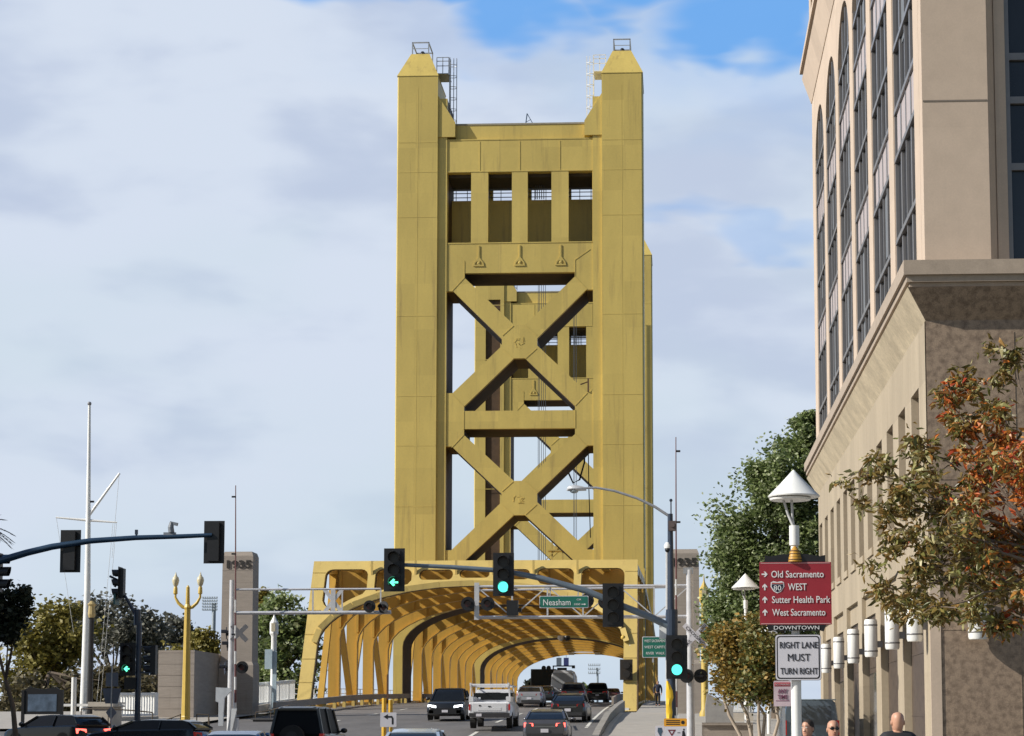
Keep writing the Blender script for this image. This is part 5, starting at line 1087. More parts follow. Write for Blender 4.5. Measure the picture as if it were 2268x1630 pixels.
# ------------------------------------------------------------- vehicles (local: origin on the road, nose towards +Y)
def cmat(n, c, r=.25, met=.4): return mat(n, c, r, met, .03, 3, coat=.35)
def interp(tab, s):
    for (a, va), (b, vb) in zip(tab, tab[1:]):
        if a <= s <= b: return va + (vb - va) * (s - a) / (b - a) if b > a else va
    return tab[0][1] if s < tab[0][0] else tab[-1][1]
def vehicle(name, lb, cat, x, Y, rot, paint, L, Wd, deck, roof, grp=None, rear=True, lit=False, head=False, wr=.34, tail='side', glass_roof=False, rail=False, plate=True, wheels=(.19, .80)):
    t = thing(name, lb, cat, (x, Y, rz(Y)), rot, grp or 'cars and trucks on the road')
    hw = Wd / 2; m = MB(); loops = []
    n = 22
    for i in range(n + 1):
        s = -L / 2 + L * i / n; h = interp(deck, s); e = min(1, (L / 2 - abs(s)) / .35); w = hw * (.86 + .14 * sqrt(max(0, 1 - (1 - e) ** 2))); zb = .30 - .08 * e
        half = [(w * .80, zb), (w * .96, zb + .06), (w, zb + .22), (w, h * .60), (w * .985, h * .78), (w * .955, h - .05), (w * .90, h)]
        loops.append([(-a, s, z) for a, z in half][::-1][::-1] + [(a, s, z) for a, z in half][::-1])
    m.loft(loops); body = part(t, 'body', m, paint, smooth=35)
    # greenhouse (glass) and roof skin
    r0, r1 = roof[0][0], roof[-1][0]; g = MB(); k = 16; GL = []; RL = []; H = max(z for _, z in roof)
    for i in range(k + 1):
        s = r0 + (r1 - r0) * i / k; z = interp(roof, s); b = interp(deck, s) - .03; z = max(z, b + .01); f = (z - b) / (H - b); f = max(0, f)
        wb = hw * .90; wr_ = hw * (.90 - .20 * f)
        GL.append([(-wb, s, b), (-wr_, s, z - .03 * f), (-wr_ * .86, s, z), (wr_ * .86, s, z), (wr_, s, z - .03 * f), (wb, s, b)])
    g.loft(GL); gh = part(t, 'windows', g, CARGL, smooth=30)
    flat = [p for p in roof if p[1] > H - .10]; a0, a1 = flat[0][0], flat[-1][0]; rm = MB(); RR = []
    for i in range(9):
        s = a0 + (a1 - a0) * i / 8; z = interp(roof, s); f = (z - .9) / (H - .9); wr_ = hw * (.90 - .20) + .012
        RR.append([(-wr_, s, z - .055), (-wr_ * .96, s, z + .004), (-wr_ * .7, s, z + .022), (wr_ * .7, s, z + .022), (wr_ * .96, s, z + .004), (wr_, s, z - .055)])
    rm.loft(RR); roofp = part(t, 'roof', rm, paint, smooth=50)
    for sx in (-1, 1):
        for (sa, sb) in ((r0, a0), (a1, r1)):
            for q0, q1 in ((sa, (sa + sb) / 2), ((sa + sb) / 2, sb)):
                def pp(s):
                    z = max(interp(roof, s), interp(deck, s)); b = interp(deck, s) - .03; f = (z - b) / (H - b); return (sx * (hw * (.90 - .20 * f) + .004), s, z - .01)
                part(t, 'pillar', MB().bar(pp(q0), pp(q1), .085, .07), paint)
        mid = (a0 + a1) / 2; part(t, 'pillar', MB().bar((sx * hw * .905, mid, interp(deck, mid)), (sx * hw * .71, mid, H - .04), .03, .09, up=(1, 0, 0)), paint)
    for sx in (-1, 1):
        mm = MB(); yy = a1 + (r1 - a1) * .7; zz = interp(deck, yy) + .1; mm.sphere((sx * (hw + .1), yy, zz), .12, 8, (1, .6, .75)); mm.bar((sx * hw * .9, yy, zz - .04), (sx * (hw + .05), yy, zz - .03), .05); part(t, 'wing_mirror', mm, paint, smooth=50)
    for sx in (-1, 1):
        for f in wheels:
            yy = -L / 2 + L * f; w = MB(); xo = sx * (hw - .015); w.tube([(sx * (hw - .24), yy, wr), (xo - sx * .02, yy, wr), (xo, yy, wr)], [wr, wr, wr * .93], 20)
            wh = part(t, 'wheel', w, RUB, smooth=50); w = MB(); w.tube([(xo - sx * .01, yy, wr), (xo + sx * .012, yy, wr)], [wr * .66, wr * .6], 14); part(wh, 'rim', w, RIM)
            w = MB(); w.tube([(sx * (hw * .98 - .04), yy, wr + .03), (sx * (hw + .004), yy, wr + .03)], wr * 1.16, 20); part(body, 'wheel_arch', w, BLACK)
    hr = interp(deck, -L / 2 + .12)
    for sx in (-1, 1):
        m = MB()
        if tail == 'high': m.box(*sorted((sx * hw * .80, sx * hw * .935)), -L / 2 - .02 + .05, -L / 2 + .35, hr * .62, hr * 1.0)
        else: m.loft([[(sx * hw * .50, y - .0, hr * .76), (sx * hw * .93, y + .10, hr * .72), (sx * hw * .93, y + .10, hr * .90), (sx * hw * .52, y, hr * .88)] for y in (-L / 2 - .015, -L / 2 + .12)])
        part(t, 'tail_light', m, REDON if lit else REDL)
        m = MB(); hf = interp(deck, L / 2 - .12); m.loft([[(sx * hw * .48, y, hf * .80), (sx * hw * .93, y - .16, hf * .84), (sx * hw * .93, y - .16, hf * 1.0), (sx * hw * .50, y, hf * .94)] for y in (L / 2 + .015, L / 2 - .2)]); part(t, 'headlight', m, HEADL if head else mat('clear_lens', (.5, .52, .55), .1))
    m = MB(); m.loft([[(-w, y, .28), (w, y, .28), (w, y, .46), (-w, y, .46)] for w, y in ((hw * .80, -L / 2 - .03), (hw * .93, -L / 2 + .2))]); part(t, 'rear_bumper', m, mat('bumper_dark', (.03, .03, .032), .5))
    m = MB(); m.box(-hw * .62, hw * .62, L / 2 - .1, L / 2 + .02, .3, .62); part(t, 'grille', m, BLACK)
    if plate:
        for yy, nm in ((-L / 2 - .035, 0), (L / 2 + .035, 1)):
            m = MB(); m.box(-.16, .16, yy - .008, yy + .008, hr * .50 if not nm else .40, hr * .50 + .15 if not nm else .53); part(t, 'number_plate', m, SWHITE)
    m = MB(); m.box(-hw * .5, hw * .5, -L / 2 - .022, -L / 2 + .04, hr * .72, hr * .735); part(t, 'boot_trim', m, CHROME)
    if rail:
        for sx in (-1, 1):
            m = MB(); m.tube([(sx * hw * .66, a0 + .1, H + .02), (sx * hw * .66, a0 + .25, H + .07), (sx * hw * .66, a1 - .25, H + .07), (sx * hw * .66, a1 - .1, H + .02)], .02, 6); part(t, 'roof_rail', m, GREY)
    return t
def sedan(name, lb, x, Y, rot, paint, **k):
    L = 4.75; return vehicle(name, lb, 'car', x, Y, rot, paint, L, k.pop('W', 1.84), [(-2.4, .80), (-2.33, .98), (-2.15, 1.03), (-1.5, 1.03), (0, .98), (1.0, .96), (1.9, .84), (2.25, .70), (2.4, .55)],
                             [(-1.85, 1.05), (-1.15, 1.36), (-.55, 1.45), (.1, 1.455), (.45, 1.40), (1.3, .98)], **k)
def suv(name, lb, x, Y, rot, paint, H=1.72, L=4.7, W=1.92, **k):
    return vehicle(name, lb, 'car', x, Y, rot, paint, L, W, [(-L / 2, .86), (-L / 2 + .08, 1.08), (-L / 2 + .3, 1.10), (.6, 1.06), (1.1, 1.04), (L / 2 - .35, .95), (L / 2 - .1, .80), (L / 2, .6)],
                   [(-L / 2 + .10, 1.12), (-L / 2 + .42, H - .09), (-L / 2 + .7, H - .02), (-.3, H), (.35, H - .04), (1.15, 1.06)], wr=.37, **k)
X_ = lambda x, Y: P(x, 1600, Y).x
CG = cmat('graphite_paint', (.09, .09, .10)); CB = cmat('black_paint', (.008, .009, .011), .4, 0); CS = cmat('silver_paint_car', (.45, .45, .48), .3, .6); CW = cmat('white_car_paint', (.66, .67, .70), .3, 0.); CLB = cmat('pale_blue_paint', (.42, .50, .60), .25, .3); CBL = cmat('blue_paint', (.08, .17, .33), .22, .3)
sedan('sedan', 'dark grey sedan with lit brake lights, nearest the barrier on the right', X_(1214, 86.5), 86.5, 0, CG, lit=True)
sedan('sedan', 'black sedan driving under the portal in the right lane, just ahead of the grey sedan', X_(1266, 108), 108, R(-2), CB)
sedan('sedan', 'silver sedan right of the white pickup, already inside the gold bridge', X_(1177, 143), 143, 0, CS)
suv('suv', 'black oncoming SUV with bright headlights under the gold arch', X_(996, 110), 110, pi, CB, head=True, W=1.98)
suv('suv', 'grey SUV on the bridge beside the white camper van', X_(1272, 160), 160, 0, cmat('grey_paint', (.22, .22, .225)), H=1.66)
suv('suv', 'black SUV farthest right on the bridge deck, near the sky opening', X_(1325, 186), 186, 0, CB, H=1.75)
sedan('sedan', 'dark blue-grey car partly behind the silver sedan inside the bridge', X_(1206, 172), 172, 0, cmat('slate_paint', (.08, .1, .13)))
sedan('sedan', 'small dark car at the far right end of the bridge', X_(1356, 215), 215, 0, cmat('dusty_red_paint', (.16, .08, .08)))
sedan('sedan', 'white sedan with pale blue glass reflections, behind the turn arrow sign', X_(926, 59), 59, R(1), CLB)
sedan('sedan', 'bright blue sedan roof at the bottom edge left of the black off-roader', X_(531, 54), 54, R(2), CBL)
suv('suv', 'dark hatchback with red tail light crossing on the far left', X_(126, 80), 80, R(58), CB, H=1.50, L=4.5, W=1.85, lit=True)
suv('suv', 'dark car roof crossing behind the left signal pole', X_(330, 75), 75, R(80), cmat('ink_paint', (.014, .02, .028)), H=1.42, L=4.6, W=1.8)
# boxy off-roader
Yj = 68.0; tj = vehicle('off_roader', 'boxy black off-roader seen from behind in the left turn lane', 'car', X_(685, Yj), Yj, R(-1), CB, 4.3, 1.88, [(-2.15, 1.0), (-2.1, 1.12), (.6, 1.12), (2.0, 1.08), (2.15, .7)],
              [(-2.08, 1.13), (-1.98, 1.93), (-1.85, 1.99), (.4, 1.99), (.55, 1.93), (.85, 1.13)], wr=.42, tail='high')
for o_ in tj.children:
    if o_.name.startswith('windows'): o_.data.materials[0] = mat('tinted_window', (.006, .007, .009), .5, spec=.1)
m = MB(); m.tube([(-.1, -2.42, 1.0), (-.1, -2.16, 1.0)], .40, 20); sw = part(tj, 'spare_wheel', m, RUB); m = MB(); m.tube([(-.1, -2.44, 1.0), (-.1, -2.41, 1.0)], .2, 14); part(sw, 'hub', m, BLACK)
# pickup with ladder rack
Yp_ = 99.0; tp = thing('pickup_truck', 'white utility pickup truck with a roof rack heading onto the bridge', 'pickup truck', (X_(1096, Yp_), Yp_, rz(Yp_)), 0, 'cars and trucks on the road')
m = MB(); L = []
for y, w, h in ((-2.9, .95, 1.18), (-2.82, 1.0, 1.24), (.2, 1.0, 1.24), (.25, 1.0, 1.24), (1.2, 1.0, 1.2), (2.5, .98, 1.12), (2.75, .93, .85)):
    L.append([(-w * .9, y, .5), (-w, y, .6), (-w, y, h * .8), (-w * .96, y, h), (w * .96, y, h), (w, y, h * .8), (w, y, .6), (w * .9, y, .5)])
m.loft(L); bd = part(tp, 'body', m, CW, smooth=35)
m = MB(); m.loft([[(-.92 * k, y, 1.24), (-.80 * k, y2, z), (-.7 * k, y2, z + .03), (.7 * k, y2, z + .03), (.80 * k, y2, z), (.92 * k, y, 1.24)] for y, y2, z, k in ((-.95, -.95, 1.26, 1), (-.9, -.8, 1.84, 1), (.6, .3, 1.86, 1), (1.3, 1.25, 1.26, 1))]); cab = part(tp, 'cab', m, CW, smooth=35)
m = MB(); m.xz([(-.62, 1.36), (.62, 1.36), (.58, 1.66), (.3, 1.72), (-.3, 1.72), (-.58, 1.66)], -.99, -.955); part(cab, 'rear_window', m, CARGL)
m = MB(); m.box(-.945, .945, -.9, 1.0, 1.3, 1.7); part(cab, 'side_windows', m, CARGL)
m = MB(); m.box(-.80, .80, -2.935, -2.89, .78, 1.17); m.box(-.55, .55, -2.945, -2.93, .84, .98); part(tp, 'tailgate', m, CW)
m = MB(); m.box(-.06, .06, -2.96, -2.936, 1.0, 1.05); m.box(-.5, -.42, -2.955, -2.936, 1.04, 1.1); part(tp, 'tailgate_handle', m, BLACK)
m = MB(); m.box(-.96, .96, -3.05, -2.9, .52, .72); part(tp, 'rear_bumper', m, mat('bumper_dark', (.03, .03, .03)))
m = MB(); m.box(-.62, -.36, -3.06, -3.045, .56, .69); part(tp, 'number_plate', m, SWHITE)
for sx in (-1, 1):
    m = MB(); m.box(*sorted((sx * .90, sx * .98)), -2.925, -2.8, .85, 1.14); part(tp, 'tail_light', m, REDL)
    m = MB(); m.box(*sorted((sx * 1.02, sx * 1.2)), 1.0, 1.1, 1.25, 1.5); part(tp, 'wing_mirror', m, CW)
    m = MB(); m.bar((sx * .96, -2.7, 1.22), (sx * .90, -2.7, 2.02), .07); m.bar((sx * .96, .0, 1.22), (sx * .90, .0, 2.02), .07); m.bar((sx * .9, -2.9, 2.04), (sx * .9, 1.6, 2.04), .06); m.box(*sorted((sx * .86, sx * .94)), -2.96, -2.84, 2.0, 2.14); part(tp, 'ladder_rack', m, CW)
    m = MB(); m.box(*sorted((sx * .78, sx * .99)), -2.85, -.9, 1.25, 1.5); part(tp, 'side_bin', m, CW)
    for yy in (-1.75, 1.85):
        w = MB(); w.tube([(sx * .74, yy, .4), (sx * 1.0, yy, .4)], .4, 20); wh = part(tp, 'wheel', w, RUB); w = MB(); w.tube([(sx * .99, yy, .4), (sx * 1.01, yy, .4)], .24, 14); part(wh, 'rim', w, RIM)
m = MB(); m.box(-.94, .94, -2.78, -2.62, 1.96, 2.06); m.box(-.94, .94, -.06, .06, 1.98, 2.06); m.box(-.94, .94, -2.74, -2.66, 1.96, 2.1); part(tp, 'rack_crossbar', m, CW)
# dark box truck and white camper van
Yt = 190.0; tt_ = thing('box_truck', 'dark box truck seen from behind deep inside the bridge', 'truck', (X_(1209, Yt), Yt, rz(Yt)), 0, 'cars and trucks on the road')
m = MB(); m.box(-1.15, 1.15, -3.6, 3.2, .7, 3.0); bx = part(tt_, 'cargo_box', m, mat('dark_truck_box', (.016, .016, .018), .6))
m = MB(); m.box(-1.05, 1.05, -3.62, -3.601, .78, 2.9); part(bx, 'rear_door', m, mat('dark_door', (.01, .012, .01), .6))
m = MB(); m.box(-1.02, 1.02, 3.25, 5.0, .5, 2.4); part(tt_, 'cab', m, CB)
for i in range(2):
    m = MB(); m.sphere((.0 + i * .45, -3.0, 3.12), .22, 8); m.box(-.2 + i * .45, .2 + i * .45, -3.2, -2.8, 2.98, 3.1); part(tt_, 'roof_vent', m, BLACK)
m = MB(); m.box(-1.62, -1.22, 2.9, 3.1, .8, 2.85); m.box(-1.25, -1.1, 2.9, 3.1, 1.2, 1.3); part(tt_, 'side_board', m, mat('white_board', (.5, .5, .5), .6))
for sx in (-1, 1):
    for yy in (-2.6, 3.9): w = MB(); w.tube([(sx * .8, yy, .48), (sx * 1.12, yy, .48)], .48, 16); part(tt_, 'wheel', w, RUB)
    m = MB(); m.box(*sorted((sx * .9, sx * 1.05)), -3.64, -3.621, .8, .95); part(tt_, 'tail_light', m, REDL)
Yv = 176.0; tv = thing('camper_van', 'white and grey camper van with rooftop rack between the box truck and the grey SUV', 'van', (X_(1251, Yv), Yv, rz(Yv)), 0, 'cars and trucks on the road')
m = MB(); L = []
for y, k in ((-3.2, .97), (-3.1, 1.0), (2.4, 1.0), (3.2, .92)): L.append([(-1.0 * k, y, .45), (-1.03 * k, y, 1.2), (-.95 * k, y, 2.3), (-.75 * k, y, 2.72), (.75 * k, y, 2.72), (.95 * k, y, 2.3), (1.03 * k, y, 1.2), (1.0 * k, y, .45)])
m.loft(L); part(tv, 'body', m, CW, smooth=30)
m = MB(); m.xz([(-.86, 2.5), (.86, 2.5), (.98, 1.2), (.6, 1.0), (-.1, 1.5), (-.9, 2.0)], -3.24, -3.205); part(tv, 'grey_graphic', m, mat('van_grey', (.34, .35, .36), .4))
m = MB(); m.box(-.9, .9, -3.235, -3.19, .75, .85); m.box(-1.0, 1.0, -3.3, -3.1, .4, .58); part(tv, 'rear_bumper', m, mat('bumper_grey', (.1, .1, .1)))
m = MB(); m.box(-.5, .3, -2.8, -2.2, 2.721, 2.95); m.box(.75, 1.0, -2.7, -2.2, 2.9, 3.15); m.box(-.9, 1.0, -2.5, -2.4, 3.05, 3.15); m.box(-.9, -.8, -2.5, -2.4, 2.6, 3.1); part(tv, 'roof_rack', m, BLACK)
for sx in (-1, 1):
    m = MB(); m.box(*sorted((sx * .86, sx * 1.0)), -3.25, -3.15, .95, 1.3); part(tv, 'tail_light', m, REDL)
    for yy in (-2.2, 2.2): w = MB(); w.tube([(sx * .74, yy, .38), (sx * 1.0, yy, .38)], .38, 16); part(tv, 'wheel', w, RUB)
# grey-blue van parked by the office
Yg = 73.0; tg = thing('parked_van', 'dark blue-grey van parked beyond the white sign post, beside the office wall', 'van', (X_(1786, Yg), Yg, rz(Yg)), 0, 'cars and trucks on the road')
CV = cmat('steel_blue_paint', (.13, .17, .22)); m = MB(); L = []
for y, k in ((-2.6, .96), (-2.5, 1.0), (1.6, 1.0)): L.append([(-.95 * k, y, .4), (-.97 * k, y, 1.2), (-.86 * k, y, 2.0), (-.72 * k, y, 2.1), (.72 * k, y, 2.1), (.86 * k, y, 2.0), (.97 * k, y, 1.2), (.95 * k, y, .4)])
L.append([(-.9, 2.5, .4), (-.92, 2.5, .9), (-.8, 2.3, 1.1), (-.6, 2.3, 1.12), (.6, 2.3, 1.12), (.8, 2.3, 1.1), (.92, 2.5, .9), (.9, 2.5, .4)])
m.loft(L); part(tg, 'body', m, CV, smooth=30)
m = MB(); m.xz([(-.72, 1.25), (.72, 1.25), (.66, 1.9), (-.66, 1.9)], -2.62, -2.59); part(tg, 'rear_window', m, mat('van_glass', (.06, .08, .11), .1, spec=.8))
m = MB(); m.box(-.86, .86, -2.6, 1.4, 2.085, 2.13); part(tg, 'roof_trim', m, cmat('light_blue_trim', (.34, .42, .48)))
for sx in (-1, 1):
    for yy in (-1.7, 1.7): w = MB(); w.tube([(sx * .72, yy, .34), (sx * .97, yy, .34)], .34, 16); part(tg, 'wheel', w, RUB)
    m = MB(); m.box(*sorted((sx * .84, sx * .96)), -2.64, -2.5, .9, 1.4); part(tg, 'tail_light', m, REDL)

# ------------------------------------------------------------- trees
def limb(mb, p, d, L, r, depth, tips, rng, spread=.6, up=.25):
    pts = [V(p)]; rs = [r]; d = V(d).normalized()
    for i in range(4):
        d = (d + V((rng.gauss(0, .12), rng.gauss(0, .12), rng.gauss(0, .08) + up * .2))).normalized(); pts.append(pts[-1] + d * L / 4); rs.append(r * (1 - .14 * (i + 1)))
    mb.tube(pts, rs, 6 if depth < 2 else 4); tips.append(pts[-1]);
    if depth >= 2: tips.append(pts[2])
    if depth < 3:
        for k in range(rng.choice((2, 3))):
            nd = (d + V((rng.gauss(0, spread), rng.gauss(0, spread), rng.gauss(0, spread * .6) + up))).normalized(); limb(mb, pts[-1 if k else 3], nd, L * rng.uniform(.6, .8), rs[-1] * .75, depth + 1, tips, rng, spread, up)
def leafmesh(centres, n, size, sig, rng, shape='quad', droop=.0, mats=1, matf=None, flat=.5):
    mb = MB(); v = []; f = []; mi = []
    for i in range(n):
        c, s = centres[rng.randrange(len(centres))]
        p = c + V((rng.gauss(0, sig * s), rng.gauss(0, sig * s), rng.gauss(0, sig * s * .8)))
        a = V((rng.gauss(0, 1), rng.gauss(0, 1), rng.gauss(0, 1) * flat - droop)).normalized(); b = a.cross(V((rng.gauss(0, 1), rng.gauss(0, 1), rng.gauss(0, 1)))).normalized()
        L = size * rng.uniform(.6, 1.3); w = L * (.30 if shape == 'leaf' else .62); o = len(v)
        if shape == 'leaf':
            nn = a.cross(b) * L * .18
            v += [p, p + a * L * .35 + b * w * .5 + nn, p + a * L, p + a * L * .35 - b * w * .5 + nn, p + a * L * .7 + b * w * .36, p + a * L * .7 - b * w * .36]
            f += [(o, o + 1, o + 4, o + 2, o + 5, o + 3)]; mi.append(matf(p, rng) if matf else 0)
        else:
            v += [p - a * L / 2, p + b * w / 2, p + a * L / 2, p - b * w / 2]; f += [(o, o + 1, o + 2, o + 3)]; mi.append(matf(p, rng) if matf else 0)
    mb.v = [tuple(q_) for q_ in v]; mb.f = f; mb.mi = mi; return mb
def tree(name, lb, cat, base, H, blobs, nl, size, lm, bark, rng, grp, trunk_r=.25, nclump=60, sig=.28, trunks=1, shape='quad', trunk_h=.45, matf=None, droop=0.):
    "blobs: crown ellipsoids (centre offset from base, radii)"
    t = thing(name, lb, cat, base, group=grp); mb = MB(); C_ = V(base); tips = []
    cen = []
    for k in range(nclump):
        (c, r) = blobs[rng.randrange(len(blobs))]
        while True:
            u = V((rng.uniform(-1, 1), rng.uniform(-1, 1), rng.uniform(-1, 1)))
            if .25 < u.length < 1: break
        u = u.normalized() * (u.length ** .45)
        cen.append((V((c[0] + u.x * r[0], c[1] + u.y * r[1], c[2] + u.z * r[2])), min(r) * rng.uniform(.6, 1.15)))
    top = V((0, 0, 0))
    for k in range(trunks):
        off = V(((k - (trunks - 1) / 2) * .35, rng.uniform(-.2, .2), 0)); c0 = V(blobs[0][0])
        e = V((c0.x * .6 + off.x * 1.6, c0.y * .5, H * trunk_h)); pts = [off, off * 1.2 + V((rng.uniform(-.1, .1), 0, e.z * .35)), off * 1.4 + V((e.x * .3, 0, e.z * .7)), e]
        mb.tube(pts, [trunk_r * 1.25, trunk_r, trunk_r * .85, trunk_r * .7], 8)
        for j in range(max(3, nclump // (6 * trunks))):
            q_ = cen[rng.randrange(len(cen))][0]; mid = (e + q_) / 2 + V((0, 0, -.1 * H * .2)); mb.tube([e, mid, q_], [trunk_r * .45, trunk_r * .28, trunk_r * .08], 5)
    part(t, 'trunk', mb, bark, smooth=60)
    part(t, 'crown', leafmesh(cen, nl, size, sig, rng, shape, matf=matf, droop=droop), lm, fix=False)
    return t
rg = random.Random(11)
GREEN = leafmat('sycamore_leaves', [(.05, .07, .025), (.16, .22, .07), (.30, .36, .14), (.11, .15, .05), (.62, .66, .42)], trans=.4)
OLIVE = leafmat('olive_leaves', [(.13, .12, .03), (.27, .23, .05), (.19, .17, .045), (.34, .28, .07)])
DUSK = leafmat('grey_green_leaves', [(.08, .085, .065), (.19, .19, .155), (.14, .14, .11), (.36, .35, .31)])
DUSKB = leafmat('brown_green_leaves', [(.09, .08, .045), (.17, .14, .07), (.13, .11, .065)])
DARKG = leafmat('dark_evergreen_leaves', [(.016, .022, .014), (.035, .045, .025), (.06, .07, .045)])
AUT = leafmat('turning_leaves', [(.15, .12, .025), (.30, .18, .03), (.10, .11, .03), (.40, .24, .05), (.22, .18, .06)])
AUTG = leafmat('green_turning_leaves', [(.05, .075, .02), (.13, .15, .04), (.22, .18, .04), (.09, .12, .03), (.40, .36, .18)])
FG1 = leafmat('olive_foreground_leaves', [(.08, .075, .02), (.24, .15, .04), (.13, .15, .04), (.34, .19, .06), (.20, .20, .05), (.52, .46, .24)], rough=.4)
FG2 = leafmat('orange_foreground_leaves', [(.50, .17, .03), (.60, .16, .03), (.55, .26, .05), (.28, .11, .03), (.60, .30, .09)], rough=.4)
FG3 = leafmat('red_foreground_leaves', [(.48, .08, .02), (.36, .05, .02), (.62, .15, .04)], rough=.4)
def bl(x, y, Y, base, rx, ry, dY=None):      # crown lobe at picture place x, y with picture radii
    c = P(x, y, Y); k = Y / FPX; return ((c.x - base[0], 0 if dY is None else dY, c.z - base[2]), (rx * k, rx * k * .9, ry * k))
Yt = 108.0; bs = (P(1725, 1500, Yt).x, Yt, rz(Yt) + .1)
tree('tall_tree', 'tall dense green tree behind the red wayfinding sign and office corner', 'tree', bs, 19, [bl(1745, 1060, Yt, bs, 85, 105), bl(1700, 1180, Yt, bs, 110, 110), bl(1650, 1300, Yt, bs, 85, 120), bl(1740, 1330, Yt, bs, 110, 130), bl(1630, 1430, Yt, bs, 60, 90), bl(1800, 1010, Yt, bs, 50, 90), bl(1800, 1200, Yt, bs, 80, 200)], 78000, .25, GREEN, BARK, rg, 'trees around the bridge', .35, 210, .25)
Yt = 75.0; bs = (P(1662, 1500, Yt).x, Yt, rz(Yt) + .1)
tree('autumn_tree', 'small rust and green street tree in front of the tall green tree', 'tree', bs, 4.6, [bl(1618, 1455, Yt, bs, 54, 66), bl(1668, 1430, Yt, bs, 52, 56), bl(1650, 1505, Yt, bs, 66, 52)], 11000, .17, [AUT, AUTG], BARKL, rg, 'small street trees', .07, 60, .38, 3, matf=lambda p, r: 0 if p.x + p.z * .0 + r.gauss(0, .5) < -.25 else 1)
Yt = 69.0; bs = (P(1702, 1500, Yt).x, Yt, rz(Yt) + .1)
tree('autumn_tree', 'second small street tree, greener, close behind the ANY TIME sign', 'tree', bs, 4.4, [bl(1695, 1455, Yt, bs, 40, 62), bl(1690, 1510, Yt, bs, 42, 40)], 5500, .17, [AUT, AUTG], BARKL, rg, 'small street trees', .06, 44, .38, 2, matf=lambda p, r: 0 if r.random() < .3 else 1)
for (x, Y, lobes, nl, sz, lm_, lb, nm) in (
    (100, 190, ((95, 1430, 75, 70), (150, 1400, 60, 65), (60, 1500, 50, 80), (110, 1530, 80, 60)), 9000, .55, [OLIVE], 'yellow-olive tree left of the flagpole', 'olive_tree'),
    (255, 205, ((250, 1385, 80, 60), (190, 1370, 50, 45), (310, 1400, 55, 45), (270, 1460, 85, 60)), 6500, .55, [DUSK], 'open grey-green tree right of the flagpole, sky showing through', 'grey_tree'),
    (360, 215, ((370, 1420, 45, 55), (395, 1400, 25, 40)), 2500, .55, [DUSK], 'thin grey tree behind the yellow lamp post', 'grey_tree'),
    (450, 200, ((448, 1435, 30, 45), (420, 1470, 45, 50), (475, 1460, 30, 50)), 4000, .5, [OLIVE], 'pale olive tree above the concrete block wall', 'olive_tree'),
    (180, 175, ((60, 1560, 60, 60), (140, 1550, 70, 60), (220, 1560, 60, 50), (300, 1545, 60, 45), (250, 1520, 50, 40)), 9000, .5, [DUSKB], 'low brown-green thicket behind the information board', 'shrub'),
    (360, 178, ((330, 1560, 60, 45), (390, 1570, 50, 40)), 3500, .5, [DUSKB], 'low brown-green thicket behind the white slatted railing', 'shrub'),
    (620, 185, ((630, 1370, 50, 70), (600, 1440, 45, 80), (660, 1440, 45, 90), (640, 1500, 60, 70), (585, 1520, 30, 50)), 11000, .5, [GREEN], 'green tree between the left pylon and the gold portal', 'green_tree'),
    (585, 200, ((583, 1350, 25, 40), (560, 1420, 30, 60)), 2500, .5, [OLIVE], 'yellowish tree just right of the left pylon', 'olive_tree'),
    (1250, 420, ((1300, 1535, 22, 14), (1290, 1530, 12, 16)), 1200, .8, [GREEN], 'far tree seen through the end of the bridge', 'green_tree'),
    (1165, 360, ((1172, 1530, 12, 22),), 900, .7, [DARKG], 'dark far tree at the left end of the sky opening under the bridge', 'dark_tree')):
    bs = (P(x, 1500, Y).x, Y, rz(Y) - 1.5 if Y > 132 else rz(Y)); bs = (bs[0], bs[1], 1.0 if Y < 320 else 1.3)
    tree(nm, lb, 'shrub' if nm == 'shrub' else 'tree', bs, 12, [bl(*(l[:2]), Y, bs, l[2], l[3]) for l in lobes], nl, sz, lm_, BARK, rg, 'trees around the bridge', .3, 26 * len(lobes), .30)
Yt = 70.0; bs = (P(30, 1500, Yt).x, Yt, rz(Yt))
tree('dark_tree', 'very dark tree crown cut off by the left picture edge', 'tree', bs, 6.5, [bl(5, 1350, Yt, bs, 52, 58), bl(40, 1340, Yt, bs, 26, 36), bl(20, 1395, Yt, bs, 24, 26)], 6000, .20, [DARKG], BARK, rg, 'trees around the bridge', .1, 50, .34)
# palm at the left edge
Yt = 66.0; c = P(-42, 1165, Yt); tpz = thing('palm_tree', 'palm whose frond tips reach in at the left edge above the mast arm', 'tree', (c.x, Yt, rz(Yt)))
m = MB(); m.tube([(0, 0, 0), (.1, 0, 3), (0, 0, c.z - rz(Yt))], [.28, .2, .17], 10); part(tpz, 'trunk', m, BARK)
m = MB()
for k in range(22):
    a = k * 2.399; el = rg.uniform(-.5, .9); d = V((cos(a) * cos(el), sin(a) * cos(el), sin(el))); pz = V((0, 0, c.z - rz(Yt))); L = 1.05
    for i in range(9):
        f0 = i / 9; q0 = pz + d * L * f0 + V((0, 0, -.45 * f0 * f0)); sd = d.cross(V((0, 0, 1))).normalized()
        for s_ in (-1, 1): m.add([q0, q0 + d * .06, q0 + sd * s_ * .22 * (1 - f0 * .6) + d * .22 + V((0, 0, -.12))], [(0, 1, 2)])
part(tpz, 'fronds', m, mat('palm_leaf', (.012, .018, .014), .6), fix=False)
